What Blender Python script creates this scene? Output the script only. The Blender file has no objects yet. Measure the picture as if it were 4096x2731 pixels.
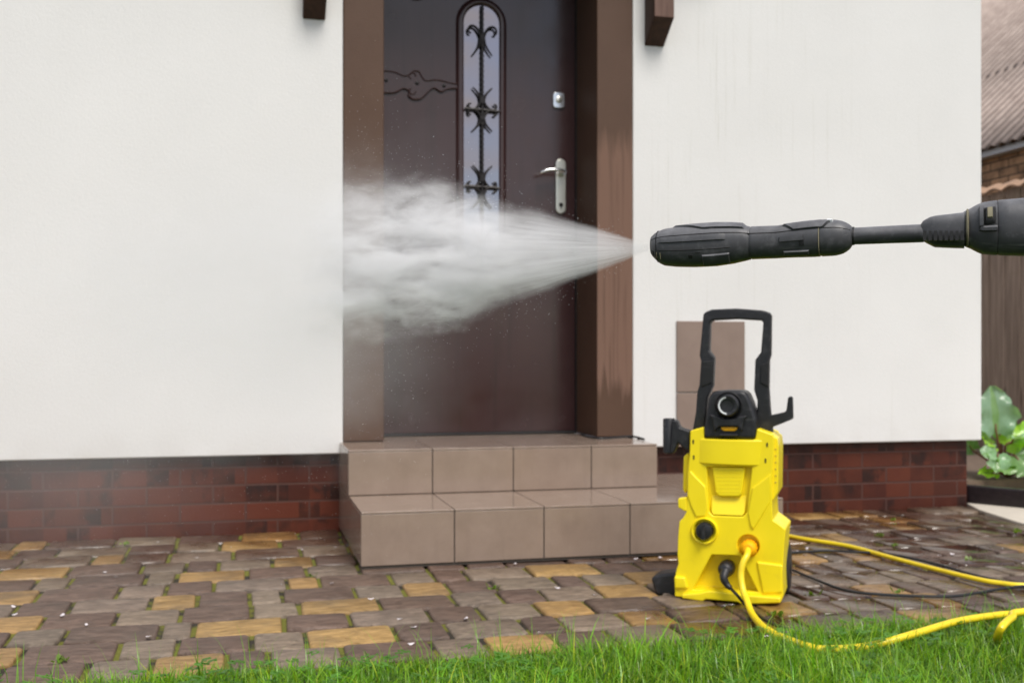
import bpy, bmesh, math, random
from math import radians as R, sin, cos, pi
from mathutils import Vector, Matrix, noise as mnoise
random.seed(7)
scene = bpy.context.scene

# ---------------------------------------------------------------- camera, world, sun, exposure
FPX, YAW, YH, CAMY, CAMH = 4321.84, 0.241716, 1428.52, 4.2572, 0.6716   # calibration on a 4096 x 2731 frame
cam = bpy.data.cameras.new('camera')
cam.sensor_width = 36.0
cam.lens = FPX / 4096 * 36.0
cam.shift_y = (YH - 1365.5) / 4096
cam.clip_start, cam.clip_end = 0.02, 500.0
cam.dof.use_dof = True
cam.dof.focus_distance = 1.38
cam.dof.aperture_fstop = 8.5
camo = bpy.data.objects.new('camera', cam)
camo.location = (0, -CAMY, CAMH)
camo.rotation_euler = (R(90), 0, -YAW)
scene.collection.objects.link(camo)
scene.camera = camo

SUN_EL, SUN_AZ = R(54), R(172)            # azimuth clockwise from +Y
world = bpy.data.worlds.new('World'); scene.world = world; world.use_nodes = True
wt = world.node_tree; wt.nodes.clear()
wo = wt.nodes.new('ShaderNodeOutputWorld'); wb = wt.nodes.new('ShaderNodeBackground')
sky = wt.nodes.new('ShaderNodeTexSky'); sky.sky_type = 'NISHITA'; sky.sun_disc = False
sky.sun_elevation = SUN_EL; sky.sun_rotation = SUN_AZ
sky.air_density = 1.0; sky.dust_density = 1.5; sky.ozone_density = 1.0
wc = wt.nodes.new('ShaderNodeTexCoord'); wm = wt.nodes.new('ShaderNodeMapping'); wm.inputs['Scale'].default_value = (2.6, 2.6, 9.0)
wm.inputs['Location'].default_value = (0.35, 0.1, 0.22)
wn = wt.nodes.new('ShaderNodeTexNoise'); wn.inputs['Scale'].default_value = 1.3; wn.inputs['Detail'].default_value = 6; wn.inputs['Roughness'].default_value = .55
wr = wt.nodes.new('ShaderNodeValToRGB'); wr.color_ramp.elements[0].position = .42; wr.color_ramp.elements[1].position = .58
wx = wt.nodes.new('ShaderNodeMixRGB'); wx.inputs['Color2'].default_value = (6.6, 6.2, 6.0, 1)      # lit cloud
wt.links.new(wc.outputs['Generated'], wm.inputs['Vector']); wt.links.new(wm.outputs['Vector'], wn.inputs['Vector'])
wt.links.new(wn.outputs['Fac'], wr.inputs['Fac']); wt.links.new(wr.outputs['Color'], wx.inputs['Fac'])
wt.links.new(sky.outputs['Color'], wx.inputs['Color1']); wt.links.new(wx.outputs['Color'], wb.inputs['Color'])
wb.inputs['Strength'].default_value = 0.105
wt.links.new(wb.outputs['Background'], wo.inputs['Surface'])

sd = bpy.data.lights.new('sun', 'SUN'); sd.energy = 2.1; sd.angle = R(25); sd.color = (1.0, .95, .88)
so = bpy.data.objects.new('sun', sd); scene.collection.objects.link(so)
sv = Vector((sin(SUN_AZ) * cos(SUN_EL), cos(SUN_AZ) * cos(SUN_EL), sin(SUN_EL)))
so.rotation_euler = sv.to_track_quat('Z', 'Y').to_euler()

scene.view_settings.view_transform = 'Standard'; scene.view_settings.look = 'None'
scene.view_settings.exposure = 0.50; scene.view_settings.gamma = 1.0
scene.render.engine = 'CYCLES'
scene.cycles.use_denoising = True
scene.cycles.max_bounces = 8; scene.cycles.volume_bounces = 10
scene.cycles.volume_max_steps = 256
scene.cycles.volume_step_rate = 1.0
scene.cycles.caustics_reflective = False; scene.cycles.caustics_refractive = False
scene.cycles.sample_clamp_indirect = 6.0

CS, CC = sin(YAW), cos(YAW)
# ---------------------------------------------------------------- survey helpers: sight lines cut with real planes
def ray(u, v):
    k = (u - 2048) / FPX; m = (YH - v) / FPX
    return Vector((CS + k * CC, CC - k * CS, m))
CAMP = Vector((0, -CAMY, CAMH))
def at_plane(u, v, o, n):
    d = ray(u, v); t = (Vector(o) - CAMP).dot(n) / d.dot(n)
    return CAMP + d * t
def at_y(u, v, y): return at_plane(u, v, (0, y, 0), Vector((0, 1, 0)))
def at_z(u, v, z): return at_plane(u, v, (0, 0, z), Vector((0, 0, 1)))

# ---------------------------------------------------------------- object helpers
def tag(o, label=None, cat=None, group=None, kind=None):
    if label: o['label'] = label
    if cat: o['category'] = cat
    if group: o['group'] = group
    if kind: o['kind'] = kind
    return o
def empty(name, loc=(0, 0, 0), rz=0.0):
    o = bpy.data.objects.new(name, None); o.location = loc; o.rotation_euler = (0, 0, rz); o.empty_display_size = .1
    scene.collection.objects.link(o); return o
def link(name, bm, mats, parent=None, smooth=False, bevel=0, seg=2, ang=35, sub=0):
    me = bpy.data.meshes.new(name)
    bmesh.ops.recalc_face_normals(bm, faces=bm.faces[:])
    bm.to_mesh(me); bm.free()
    for m in (mats if isinstance(mats, (list, tuple)) else [mats]): me.materials.append(m)
    o = bpy.data.objects.new(name, me); scene.collection.objects.link(o)
    if parent: o.parent = parent
    if smooth or bevel:
        for p in me.polygons: p.use_smooth = True
        me.set_sharp_from_angle(angle=R(ang))
    if bevel:
        b = o.modifiers.new('bevel', 'BEVEL'); b.width = bevel; b.segments = seg; b.limit_method = 'ANGLE'; b.angle_limit = R(ang); b.harden_normals = False
        for p in me.polygons: p.use_smooth = True
        b2 = o.modifiers.new('wn', 'WEIGHTED_NORMAL'); b2.keep_sharp = False
    if sub:
        s = o.modifiers.new('sub', 'SUBSURF'); s.levels = s.render_levels = sub
    return o
def box(bm, x0, x1, y0, y1, z0, z1, mi=0):
    vs = [bm.verts.new((x, y, z)) for z in (z0, z1) for y in (y0, y1) for x in (x0, x1)]
    fs = []
    for f in ((0, 1, 3, 2), (4, 5, 7, 6), (0, 1, 5, 4), (2, 3, 7, 6), (0, 2, 6, 4), (1, 3, 7, 5)):
        fc = bm.faces.new([vs[i] for i in f]); fc.material_index = mi; fs.append(fc)
    return vs
def prism(bm, pts, y0, y1, mi=0):
    """outline in local x,z pushed from y0 to y1 (y may be a function of (x,z))"""
    f0 = y0 if callable(y0) else (lambda x, z: y0)
    f1 = y1 if callable(y1) else (lambda x, z: y1)
    a = [bm.verts.new((x, f0(x, z), z)) for x, z in pts]; b = [bm.verts.new((x, f1(x, z), z)) for x, z in pts]
    n = len(pts)
    for vs in (a, b[::-1]): bm.faces.new(vs).material_index = mi
    for i in range(n): bm.faces.new((a[i], b[i], b[(i + 1) % n], a[(i + 1) % n])).material_index = mi
def ring_loft(bm, rings, cap=True, mi=0):
    R_ = [[bm.verts.new(p) for p in r] for r in rings]
    n = len(R_[0])
    for a, b in zip(R_, R_[1:]):
        for i in range(n): bm.faces.new((a[i], a[(i + 1) % n], b[(i + 1) % n], b[i])).material_index = mi
    if cap:
        bm.faces.new(R_[0][::-1]).material_index = mi; bm.faces.new(R_[-1]).material_index = mi
def cr(pts, n=8):
    P = [Vector(p) for p in pts]; P = [2 * P[0] - P[1]] + P + [2 * P[-1] - P[-2]]; out = []
    for i in range(1, len(P) - 2):
        a, b, c, d = P[i - 1:i + 3]
        for j in range(n):
            t = j / n
            out.append(.5 * ((2 * b) + (c - a) * t + (2 * a - 5 * b + 4 * c - d) * t * t + (3 * b - a - 3 * c + d) * t ** 3))
    out.append(P[-2]); return out
def tube(bm, pts, r, seg=10, n=8, smooth=True, mi=0):
    Q = cr(pts, n) if smooth else [Vector(p) for p in pts]
    rf = r if callable(r) else (lambda t: r)
    up = Vector((0, 0, 1)); rings = []
    prev = None
    for i, q in enumerate(Q):
        t = (Q[min(i + 1, len(Q) - 1)] - Q[max(i - 1, 0)]).normalized()
        if prev is None:
            a = t.cross(up)
            if a.length < .1: a = t.cross(Vector((1, 0, 0)))
        else: a = prev - t * prev.dot(t)
        a.normalize(); prev = a; b = t.cross(a)
        rr = rf(i / (len(Q) - 1))
        rings.append([q + (a * cos(w) + b * sin(w)) * rr for w in [2 * pi * k / seg for k in range(seg)]])
    ring_loft(bm, rings, True, mi)
def disc(bm, c, r, y0, y1, seg=32, mi=0, r1=None):
    """round stub along local y"""
    rr = r if r1 is None else r1
    ring_loft(bm, [[(c[0] + q * cos(2 * pi * k / seg), y, c[1] + q * sin(2 * pi * k / seg)) for k in range(seg)] for q, y in ((r, y0), (rr, y1))], True, mi)
def lathe_y(bm, c, prof, seg=32, mi=0):
    ring_loft(bm, [[(c[0] + q * cos(2 * pi * k / seg), y, c[1] + q * sin(2 * pi * k / seg)) for k in range(seg)] for q, y in prof], True, mi)

# ---------------------------------------------------------------- material helpers
class NT:
    def __init__(s, name, volume=False):
        s.m = bpy.data.materials.new(name); s.m.use_nodes = True; s.t = s.m.node_tree
        s.b = s.t.nodes.get('Principled BSDF'); s.out = s.t.nodes.get('Material Output')
        s._tc = None
    def n(s, typ, **kw):
        x = s.t.nodes.new(typ)
        for k, v in kw.items(): setattr(x, k, v)
        return x
    def set(s, node, key, v):
        i = node.inputs[key]
        if isinstance(v, bpy.types.NodeSocket): s.t.links.new(v, i)
        else: i.default_value = v
    def tc(s, o='Object'):
        if not s._tc: s._tc = s.n('ShaderNodeTexCoord')
        return s._tc.outputs[o]
    def map(s, scale=(1, 1, 1), loc=(0, 0, 0), rot=(0, 0, 0), vec=None):
        x = s.n('ShaderNodeMapping'); s.set(x, 'Vector', vec or s.tc()); x.inputs['Scale'].default_value = scale; x.inputs['Location'].default_value = loc; x.inputs['Rotation'].default_value = rot
        return x.outputs['Vector']
    def noise(s, scale, detail=4, rough=.5, vec=None, dist=0, out='Fac'):
        x = s.n('ShaderNodeTexNoise'); s.set(x, 'Vector', vec or s.tc()); s.set(x, 'Scale', scale); s.set(x, 'Detail', detail); s.set(x, 'Roughness', rough); s.set(x, 'Distortion', dist)
        return x.outputs[out]
    def M(s, op, a, b=0.0, c=0.0, clamp=False):
        x = s.n('ShaderNodeMath', operation=op); x.use_clamp = clamp
        for i, v in enumerate((a, b, c)): s.set(x, i, v)
        return x.outputs[0]
    def mr(s, v, a, b, c=0.0, d=1.0, smooth=False):
        x = s.n('ShaderNodeMapRange'); x.clamp = True
        if smooth: x.interpolation_type = 'SMOOTHSTEP'
        for i, q in enumerate((v, a, b, c, d)): s.set(x, i, q)
        return x.outputs[0]
    def mix(s, f, a, b, mode='MIX'):
        x = s.n('ShaderNodeMixRGB', blend_type=mode); s.set(x, 'Fac', f); s.set(x, 'Color1', a if isinstance(a, bpy.types.NodeSocket) else (*a, 1)); s.set(x, 'Color2', b if isinstance(b, bpy.types.NodeSocket) else (*b, 1))
        return x.outputs[0]
    def bump(s, h, strength=.3, dist=.01):
        x = s.n('ShaderNodeBump'); s.set(x, 'Height', h); s.set(x, 'Strength', strength); s.set(x, 'Distance', dist)
        s.t.links.new(x.outputs[0], s.b.inputs['Normal'])
    def base(s, col=None, rough=None, metal=None, spec=None):
        if col is not None: s.set(s.b, 'Base Color', col if isinstance(col, bpy.types.NodeSocket) else (*col, 1))
        if rough is not None: s.set(s.b, 'Roughness', rough)
        if metal is not None: s.set(s.b, 'Metallic', metal)
        if spec is not None: s.set(s.b, 'Specular IOR Level', spec)
        return s
    def xyz(s, vec=None):
        x = s.n('ShaderNodeSeparateXYZ'); s.set(x, 0, vec or s.tc()); return x.outputs
    def comb(s, a, b, c):
        x = s.n('ShaderNodeCombineXYZ')
        for i, v in enumerate((a, b, c)): s.set(x, i, v)
        return x.outputs[0]
    def attr(s, name='Col'):
        x = s.n('ShaderNodeAttribute'); x.attribute_name = name; return x.outputs['Color']

def plain(name, col, rough=.5, metal=0., var=.12, scale=30, bump=0., spec=.5):
    t = NT(name); n = t.noise(scale, 4)
    lo = tuple(c * (1 - var) for c in col); hi = tuple(min(1, c * (1 + var)) for c in col)
    t.base(t.mix(n, lo, hi), t.mr(n, .2, .8, rough * .85, min(1, rough * 1.15)), metal, spec)
    if bump: t.bump(t.noise(scale * 8, 2), bump, .002)
    return t.m

def mat_stucco():
    t = NT('white_stucco')
    big = t.noise(1.3, 5, .6); streak = t.noise(1, 5, .68, t.map((70, 70, 1.3)), dist=.25); gap = t.mr(t.noise(2.3, 3), .42, .6)
    x, y, z = t.xyz()
    right = t.mr(x, 1.5, 1.75); rz = t.M('MULTIPLY', right, t.mr(x, 2.9, 2.0, .15, 1))
    sm = t.M('MULTIPLY', t.mr(streak, .56, .72), t.M('ADD', t.M('MULTIPLY', t.M('MULTIPLY', rz, gap), .50), .02))
    foot = t.M('MULTIPLY', t.mr(z, .42, .30), t.mr(t.noise(7, 4), .4, .7, 0, .25))
    c = t.mix(t.mr(big, .3, .7), (.735, .735, .725), (.785, .785, .778))
    c = t.mix(sm, c, (.46, .45, .38)); c = t.mix(foot, c, (.5, .46, .42))
    t.base(c, .85, 0, .3)
    t.bump(t.M('ADD', t.noise(260, 3, .6), t.M('MULTIPLY', t.noise(90, 4, .6), 1.0)), .20, .005)
    return t.m
def mat_surround():
    t = NT('brown_stucco'); x, y, z = t.xyz()
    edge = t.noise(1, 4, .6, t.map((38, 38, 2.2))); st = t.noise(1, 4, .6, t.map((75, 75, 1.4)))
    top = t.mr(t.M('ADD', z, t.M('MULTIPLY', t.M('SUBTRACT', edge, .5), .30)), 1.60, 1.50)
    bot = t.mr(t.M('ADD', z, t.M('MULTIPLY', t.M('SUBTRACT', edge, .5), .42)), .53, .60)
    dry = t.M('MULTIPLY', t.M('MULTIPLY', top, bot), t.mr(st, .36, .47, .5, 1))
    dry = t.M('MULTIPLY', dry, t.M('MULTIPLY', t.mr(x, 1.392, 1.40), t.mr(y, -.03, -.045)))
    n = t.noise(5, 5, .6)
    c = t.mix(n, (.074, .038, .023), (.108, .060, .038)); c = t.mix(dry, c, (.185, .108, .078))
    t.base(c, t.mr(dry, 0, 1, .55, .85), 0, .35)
    t.bump(t.noise(240, 3, .6), .35, .004); return t.m
def mat_brick():
    t = NT('dark_brick'); x, y, z = t.xyz()
    v = t.comb(t.M('ADD', x, y), t.M('ADD', z, .021), 0.0)
    b = t.n('ShaderNodeTexBrick'); t.set(b, 'Vector', v); t.set(b, 'Scale', 1.0)
    b.inputs['Brick Width'].default_value = .24; b.inputs['Row Height'].default_value = .0685; b.inputs['Mortar Size'].default_value = .0045; b.inputs['Mortar Smooth'].default_value = .25; b.inputs['Bias'].default_value = -.1
    b.inputs['Color1'].default_value = (.075, .015, .009, 1); b.inputs['Color2'].default_value = (.036, .009, .006, 1); b.inputs['Mortar'].default_value = (.085, .040, .032, 1)
    row = t.M('FLOOR', t.M('DIVIDE', t.M('ADD', z, .021), .0685)); xx = t.M('ADD', t.M('ADD', x, y), t.M('MULTIPLY', t.M('MODULO', row, 2.0), .12))
    def cell(w, seed):
        n = t.n('ShaderNodeTexWhiteNoise', noise_dimensions='3D'); t.set(n, 'Vector', t.comb(t.M('FLOOR', t.M('DIVIDE', xx, w)), row, seed)); return n.outputs['Value']
    body = t.M('SUBTRACT', 1.0, b.outputs['Fac'])
    dk = t.M('MULTIPLY', t.M('MULTIPLY', t.mr(t.M('ADD', t.M('MULTIPLY', cell(.08, .5), .7), t.M('MULTIPLY', t.noise(11, 4, .6), 1.1)), .98, 1.22, smooth=True), .85), body)
    c = t.mix(t.M('MULTIPLY', body, .55), b.outputs['Color'], t.mix(cell(.24, 3.5), (.046, .012, .007), (.135, .034, .016)))
    c = t.mix(dk, c, (.016, .007, .006))
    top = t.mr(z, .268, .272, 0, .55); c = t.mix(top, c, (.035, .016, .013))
    c = t.mix(t.M('MULTIPLY', body, t.mr(t.noise(9, 4), .45, .75, 0, .5)), c, (.12, .030, .014))
    t.base(c, t.mr(t.noise(30, 3), .3, .7, .4, .6), 0, .3)
    t.bump(t.M('ADD', t.M('MULTIPLY', b.outputs['Fac'], -1.0), t.M('MULTIPLY', t.noise(120, 3), .25)), .6, .006); return t.m
def mat_door():
    t = NT('door_paint'); n = t.noise(3, 5, .6); s = t.noise(1, 4, .6, t.map((26, 26, 1.2)))
    c = t.mix(n, (.034, .0150, .0148), (.054, .0255, .0265)); c = t.mix(t.mr(s, .5, .75, 0, .4), c, (.02, .012, .011))
    t.base(c, t.mr(t.noise(9, 4), .3, .7, .16, .28), 0, .65); t.set(t.b, 'Coat Weight', .0); t.set(t.b, 'Coat Roughness', .16); t.bump(t.noise(60, 2), .05, .003); return t.m
def mat_tile(name, c0, c1, rough):
    t = NT(name); n = t.noise(11, 6, .62); f = t.noise(420, 2); drip = t.noise(1, 4, .6, t.map((30, 30, 3)))
    c = t.mix(t.mr(n, .3, .7), c0, c1); c = t.mix(t.mr(drip, .55, .75, 0, .22), c, (.2, .15, .12)); c = t.mix(t.mr(f, .62, .75, 0, .25), c, (.42, .34, .29))
    t.base(c, t.mr(n, .3, .7, rough * .8, rough * 1.2), 0, .5); t.bump(f, .05, .001); return t.m
def mat_paver():
    t = NT('paving_stone'); col = t.attr()
    w = t.noise(1, 5, .62, t.map((16, 46, 16), rot=(0, 0, .28)), dist=1.2); n = t.noise(7, 4)
    x, y, z = t.xyz()
    wet = t.M('ADD', t.M('MULTIPLY', t.mr(x, 1.0, 1.6), t.mr(y, -1.8, -1.2, .45, 1)), t.mr(y, -1.0, -.5, 0, .5), clamp=True)
    dx_ = t.M('SUBTRACT', x, 1.22); dy_ = t.M('ADD', y, 1.66); rr = t.M('SQRT', t.M('ADD', t.M('MULTIPLY', dx_, dx_), t.M('MULTIPLY', dy_, dy_)))
    wet = t.M('ADD', t.M('ADD', wet, t.mr(rr, .30, .14)), .22, clamp=True)
    wet = t.M('MULTIPLY', wet, t.mr(t.noise(4, 4), .28, .55), clamp=True)
    c = t.mix(t.mr(w, .32, .66), t.mix(.52, col, (0, 0, 0)), t.mix(.06, col, (1, .9, .8)))
    c = t.mix(t.mr(t.noise(190, 3, .65), .5, .72, 0, .35), c, t.mix(.5, c, (0, 0, 0)))
    c = t.mix(t.mr(n, .52, .75, 0, .5), c, (.085, .07, .055))
    c = t.mix(t.M('MULTIPLY', wet, .9), c, t.mix(1.0, c, (.36, .27, .21), 'MULTIPLY'))
    t.base(c, t.M('ADD', t.mr(wet, 0, 1, .66, .05), t.M('MULTIPLY', n, .04)), 0, .6)
    t.bump(t.M('ADD', w, t.M('MULTIPLY', t.noise(150, 3), .3)), t.mr(wet, 0, 1, .75, .06), .014); return t.m
def mat_joint():
    t = NT('mossy_joint'); n = t.noise(9, 4, .6); f = t.noise(120, 3)
    c = t.mix(f, (.014, .012, .008), (.05, .04, .026)); mo = t.mix(f, (.07, .085, .010), (.24, .23, .025))
    t.base(t.mix(t.mr(n, .42, .52), c, mo), .9); t.bump(t.noise(200, 3), .8, .008); return t.m
def mat_yellow(name='yellow_plastic', c=(.96, .77, .012)):
    t = NT(name); n = t.noise(14, 4); x, y, z = t.xyz()
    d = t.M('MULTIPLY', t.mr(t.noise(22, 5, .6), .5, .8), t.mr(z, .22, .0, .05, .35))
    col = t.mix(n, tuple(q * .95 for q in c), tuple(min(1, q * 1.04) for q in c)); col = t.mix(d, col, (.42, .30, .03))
    t.base(col, t.mr(n, .3, .7, .30, .42), 0, .5); t.bump(t.noise(420, 2), .04, .001); return t.m
def mat_black(name='black_plastic', c=(.012, .0125, .016), rough=.42, scuff=.2, top_sheen=0):
    t = NT(name); n = t.noise(60, 6, .7); s = t.noise(1, 4, .6, t.map((12, 90, 90)))
    col = t.mix(t.M('MULTIPLY', t.mr(n, .52, .78), scuff), c, (.16, .16, .17)); col = t.mix(t.M('MULTIPLY', t.mr(s, .6, .75), scuff), col, (.2, .2, .2))
    if top_sheen:  # sky highlight painted into the colour: paler grey on up-facing sides
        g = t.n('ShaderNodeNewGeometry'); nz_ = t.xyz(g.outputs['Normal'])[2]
        col = t.mix(t.M('MULTIPLY', t.mr(nz_, -.1, .95, 0, 1), t.mr(t.noise(34, 6, .7), .30, .62, .15, top_sheen)), col, (.23, .235, .25))
    t.base(col, t.mr(n, .3, .7, rough * .85, rough * 1.25), 0, .5); t.bump(t.noise(700, 2), .12, .0008); return t.m
def mat_leaf(name, c0, c1, back=True, rough=.4):
    t = NT(name); col = t.attr('Col'); n = t.noise(30, 3)
    c = t.mix(1.0, t.mix(n, c0, c1), col, 'MULTIPLY'); t.base(c, rough, 0, .5)
    tr = t.n('ShaderNodeBsdfTranslucent'); t.set(tr, 'Color', t.mix(1.0, c, (1.5, 1.7, .5), 'MULTIPLY')); mx = t.n('ShaderNodeMixShader'); t.set(mx, 0, .35)
    t.t.links.new(t.b.outputs[0], mx.inputs[1]); t.t.links.new(tr.outputs[0], mx.inputs[2]); t.t.links.new(mx.outputs[0], t.out.inputs['Surface'])
    return t.m
def mat_wood(name, c0, c1, axis='z', rough=.7, moss=0):
    t = NT(name); sc = (40, 40, 3) if axis == 'z' else (4, 50, 50)
    g = t.noise(1, 5, .6, t.map(sc), dist=.6); c = t.mix(t.mr(g, .3, .7), c0, c1)
    if moss: c = t.mix(t.M('MULTIPLY', t.mr(t.noise(1.5, 4, .6), .52, .68), moss), c, (.10, .09, .02))
    t.base(c, rough, 0, .4); t.bump(g, .35, .004); return t.m

MT = dict(
    stucco=mat_stucco(), brown=mat_surround(), brick=mat_brick(), door=mat_door(),
    tile=mat_tile('step_tile', (.258, .194, .154), (.308, .236, .190), .16), grout=plain('grout', (.06, .05, .042), .9),
    walltile=mat_tile('wall_tile', (.235, .172, .142), (.27, .2, .165), .4),
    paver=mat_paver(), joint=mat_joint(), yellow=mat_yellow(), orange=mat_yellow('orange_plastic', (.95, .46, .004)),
    hose=mat_yellow('hose_rubber', (.92, .70, .02)), stripe=plain('hose_stripe', (.45, .33, .08), .5),
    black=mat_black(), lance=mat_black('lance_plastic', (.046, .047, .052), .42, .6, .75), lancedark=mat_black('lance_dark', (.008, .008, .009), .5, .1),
    cable=mat_black('cable_rubber', (.010, .011, .013), .5, .1), chrome=plain('chrome', (.72, .72, .72), .16, 1.0, .05), alu=plain('brushed_plate', (.66, .66, .60), .30, .9, .08),
    iron=plain('wrought_iron', (.016, .013, .013), .45, .3, .3), dark=plain('dark_void', (.006, .006, .006), .8),
    timber=mat_wood('stained_timber', (.030, .014, .008), (.070, .032, .018)), endgrain=mat_wood('weathered_timber', (.085, .045, .032), (.20, .12, .095)),
    fence=mat_wood('fence_timber', (.26, .195, .155), (.48, .365, .29), 'z', .8, .7), white=plain('white_mark', (.75, .78, .8), .5),
    paleline=plain('pale_ring', (.22, .20, .13), .6),
)
def mirror():
    t = NT('door_glass'); t.base((.30, .29, .325), .03, .92); t.bump(t.noise(5, 2), .02, .01); return t.m
MT['glass'] = mirror()

# ================================================================ ground, lawn, pavement, path
bm = bmesh.new(); box(bm, -150, 150, -150, 150, -.6, -.08)
tag(link('ground', bm, plain('soil', (.07, .055, .035), .95, var=.3, scale=2)), 'dark soil ground under the yard', 'ground', kind='structure')
bm = bmesh.new(); box(bm, -30, 30, -40, -1.872, -.3, -.012)
tag(link('lawn', bm, plain('lawn_soil', (.022, .042, .008), .95, var=.5, scale=14)), 'lawn in front of the paved strip', 'lawn', kind='structure')

ROWS = [
(-1.778, 'd-0.51:-0.34 g-0.33:-0.21 y-0.19:-0.04 d-0.04:0.04 g0.06:0.21 d0.22:0.42 g0.43:0.55 y0.55:0.72 d0.72:0.85 g0.87:1.03'),
(-1.622, 'y-0.6:-0.49 d-0.5:-0.29 g-0.28:-0.16 d-0.15:0.01 g0.02:0.13 y0.15:0.35 d0.36:0.48 g0.49:0.68 d0.68:0.78 g0.78:0.94 y0.95:1.08'),
(-1.463, 'd-0.68:-0.55 g-0.55:-0.43 d-0.42:-0.21 g-0.2:-0.13 y-0.12:0.09 d0.1:0.25 g0.27:0.46 d0.47:0.6 g0.6:0.76 y0.76:0.9 d0.91:1.1 g1.11:1.25'),
(-1.302, 'y-0.67:-0.51 d-0.5:-0.33 g-0.32:-0.17 d-0.16:0.01 g0.02:0.13 y0.15:0.35 d0.36:0.56 g0.56:0.69 d0.7:0.82 g0.82:0.98 y0.99:1.15'),
(-1.136, 'g-0.74:-0.61 d-0.59:-0.46 g-0.46:-0.26 y-0.25:-0.14 d-0.12:0 g0.02:0.09 d0.11:0.3 g0.31:0.44 y0.45:0.57 d0.58:0.71 g0.72:0.9 d0.91:1 g1:1.14 y1.14:1.3'),
(-0.967, 'y-0.72:-0.57 d-0.57:-0.36 g-0.35:-0.23 d-0.22:-0.09 g-0.09:0.11 y0.13:0.21 d0.22:0.43 g0.43:0.56 d0.56:0.66 g0.66:0.86 y0.87:1.08 d1.1:1.23'),
(-0.797, 'd-0.79:-0.61 g-0.61:-0.51 d-0.51:-0.3 g-0.29:-0.21 y-0.2:0 d0.01:0.18 g0.19:0.35'),
(-0.622, 'y-0.75:-0.54 d-0.54:-0.32 g-0.32:-0.19 d-0.18:-0.09 g-0.08:0.08 y0.09:0.22 d0.22:0.36'),
(-0.442, 'd-0.88:-0.72 g-0.71:-0.5 y-0.49:-0.4 d-0.39:-0.25 g-0.25:-0.04 d-0.04:0.18 g0.19:0.35'),
(-0.268, 'y-0.93:-0.78 d-0.76:-0.63 g-0.63:-0.4 d-0.4:-0.24 g-0.24:-0.09 y-0.09:0.12 d0.12:0.34'),
(-0.093, 'y-0.8:-0.69 d-0.7:-0.46 g-0.46:-0.25 d-0.24:-0.02 y-0.02:0.19 d0.2:0.35')]
ROWS = ROWS + [(.08 + .17 * i, '') for i in range(3)]
SC = {'d': (.150, .084, .055), 'g': (.255, .190, .134), 'y': (.50, .295, .082)}
bm = bmesh.new(); cl = bm.loops.layers.float_color.new('Col')
rs = random.Random(3)
def stone(x0, x1, y0, y1, k):
    g = .006; x0 += g; x1 -= g; y0 += g; y1 -= g
    c = [q * rs.uniform(.82, 1.15) for q in SC[k]]; tq = rs.uniform(.8, 1.15); c = [SC[k][0] * tq, SC[k][1] * tq * rs.uniform(.975, 1.025), SC[k][2] * tq * rs.uniform(.95, 1.04), 1]
    ch = .007
    P = []
    for (ax, ay, sx, sy) in ((x0, y0, 1, 1), (x1, y0, -1, 1), (x1, y1, -1, -1), (x0, y1, 1, -1)):
        a = (ax + sx * ch * rs.uniform(.5, 1.6), ay); b = (ax, ay + sy * ch * rs.uniform(.5, 1.6))
        P += ([b, a] if sx * sy > 0 else [a, b])
    P2 = []
    for i, (x, y) in enumerate(P):
        j = P[(i + 1) % 8]; P2.append((x + rs.uniform(-.002, .002), y + rs.uniform(-.002, .002)))
    cx, cy = (x0 + x1) / 2, (y0 + y1) / 2; h = rs.uniform(-.0035, .002); tx, ty = rs.uniform(-.018, .018), rs.uniform(-.018, .018)
    def ring(s, z): return [bm.verts.new((x + math.copysign(min(s, abs(cx - x)), cx - x), y + math.copysign(min(s, abs(cy - y)), cy - y), z + h + (x - cx) * tx + (y - cy) * ty)) for x, y in P2]
    A = ring(0, -.05); B = ring(0, -.009); C = ring(.0012, -.0025); D_ = ring(.005, 0)
    fs = [bm.faces.new(D_)]
    for a, b in ((A, B), (B, C), (C, D_)):
        for i in range(8): fs.append(bm.faces.new((a[i], a[(i + 1) % 8], b[(i + 1) % 8], b[i])))
    for f in fs:
        for l in f.loops: l[cl] = c
        f.smooth = True
ys = [r[0] for r in ROWS]
for i, (yc, spec) in enumerate(ROWS):
    y0 = (ys[i - 1] + yc) / 2 if i else yc - .083; y1 = (ys[i + 1] + yc) / 2 if i < len(ys) - 1 else yc + .083
    L = []
    for q in spec.split():
        a, b = q[1:].split(':'); L.append([float(a), float(b), q[0]])
    if not L: L = [[3.3, 3.45, 'g']]
    for p, q in zip(L, L[1:]):
        m = (p[1] + q[0]) / 2; p[1] = q[0] = m
    lx = L[0][0]
    while lx > -1.9 and i < 11:
        w = rs.choice((.09, .13, .13, .17, .21)); k = rs.choice('dddgggy'); L.insert(0, [lx - w, lx, k]); lx -= w
    rx = L[-1][1]
    while rx < 4.0:
        w = rs.choice((.09, .13, .13, .17, .21)); k = rs.choice('dddggyyd' if rx < 2.6 else 'ddgggdy'); L.append([rx, rx + w, k]); rx += w
    for a, b, k in L: stone(a, b, y0, y1, k)
pv = tag(link('pavement', bm, MT['paver']), 'mixed brown, grey and ochre paving stones', 'pavement', kind='structure')
bm = bmesh.new(); box(bm, -1.95, 4.05, -1.868, .55, -.07, -.010)
tag(link('pavement_joints', bm, MT['joint']), 'soil and moss in the paving joints', 'paving joints', kind='structure')

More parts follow.
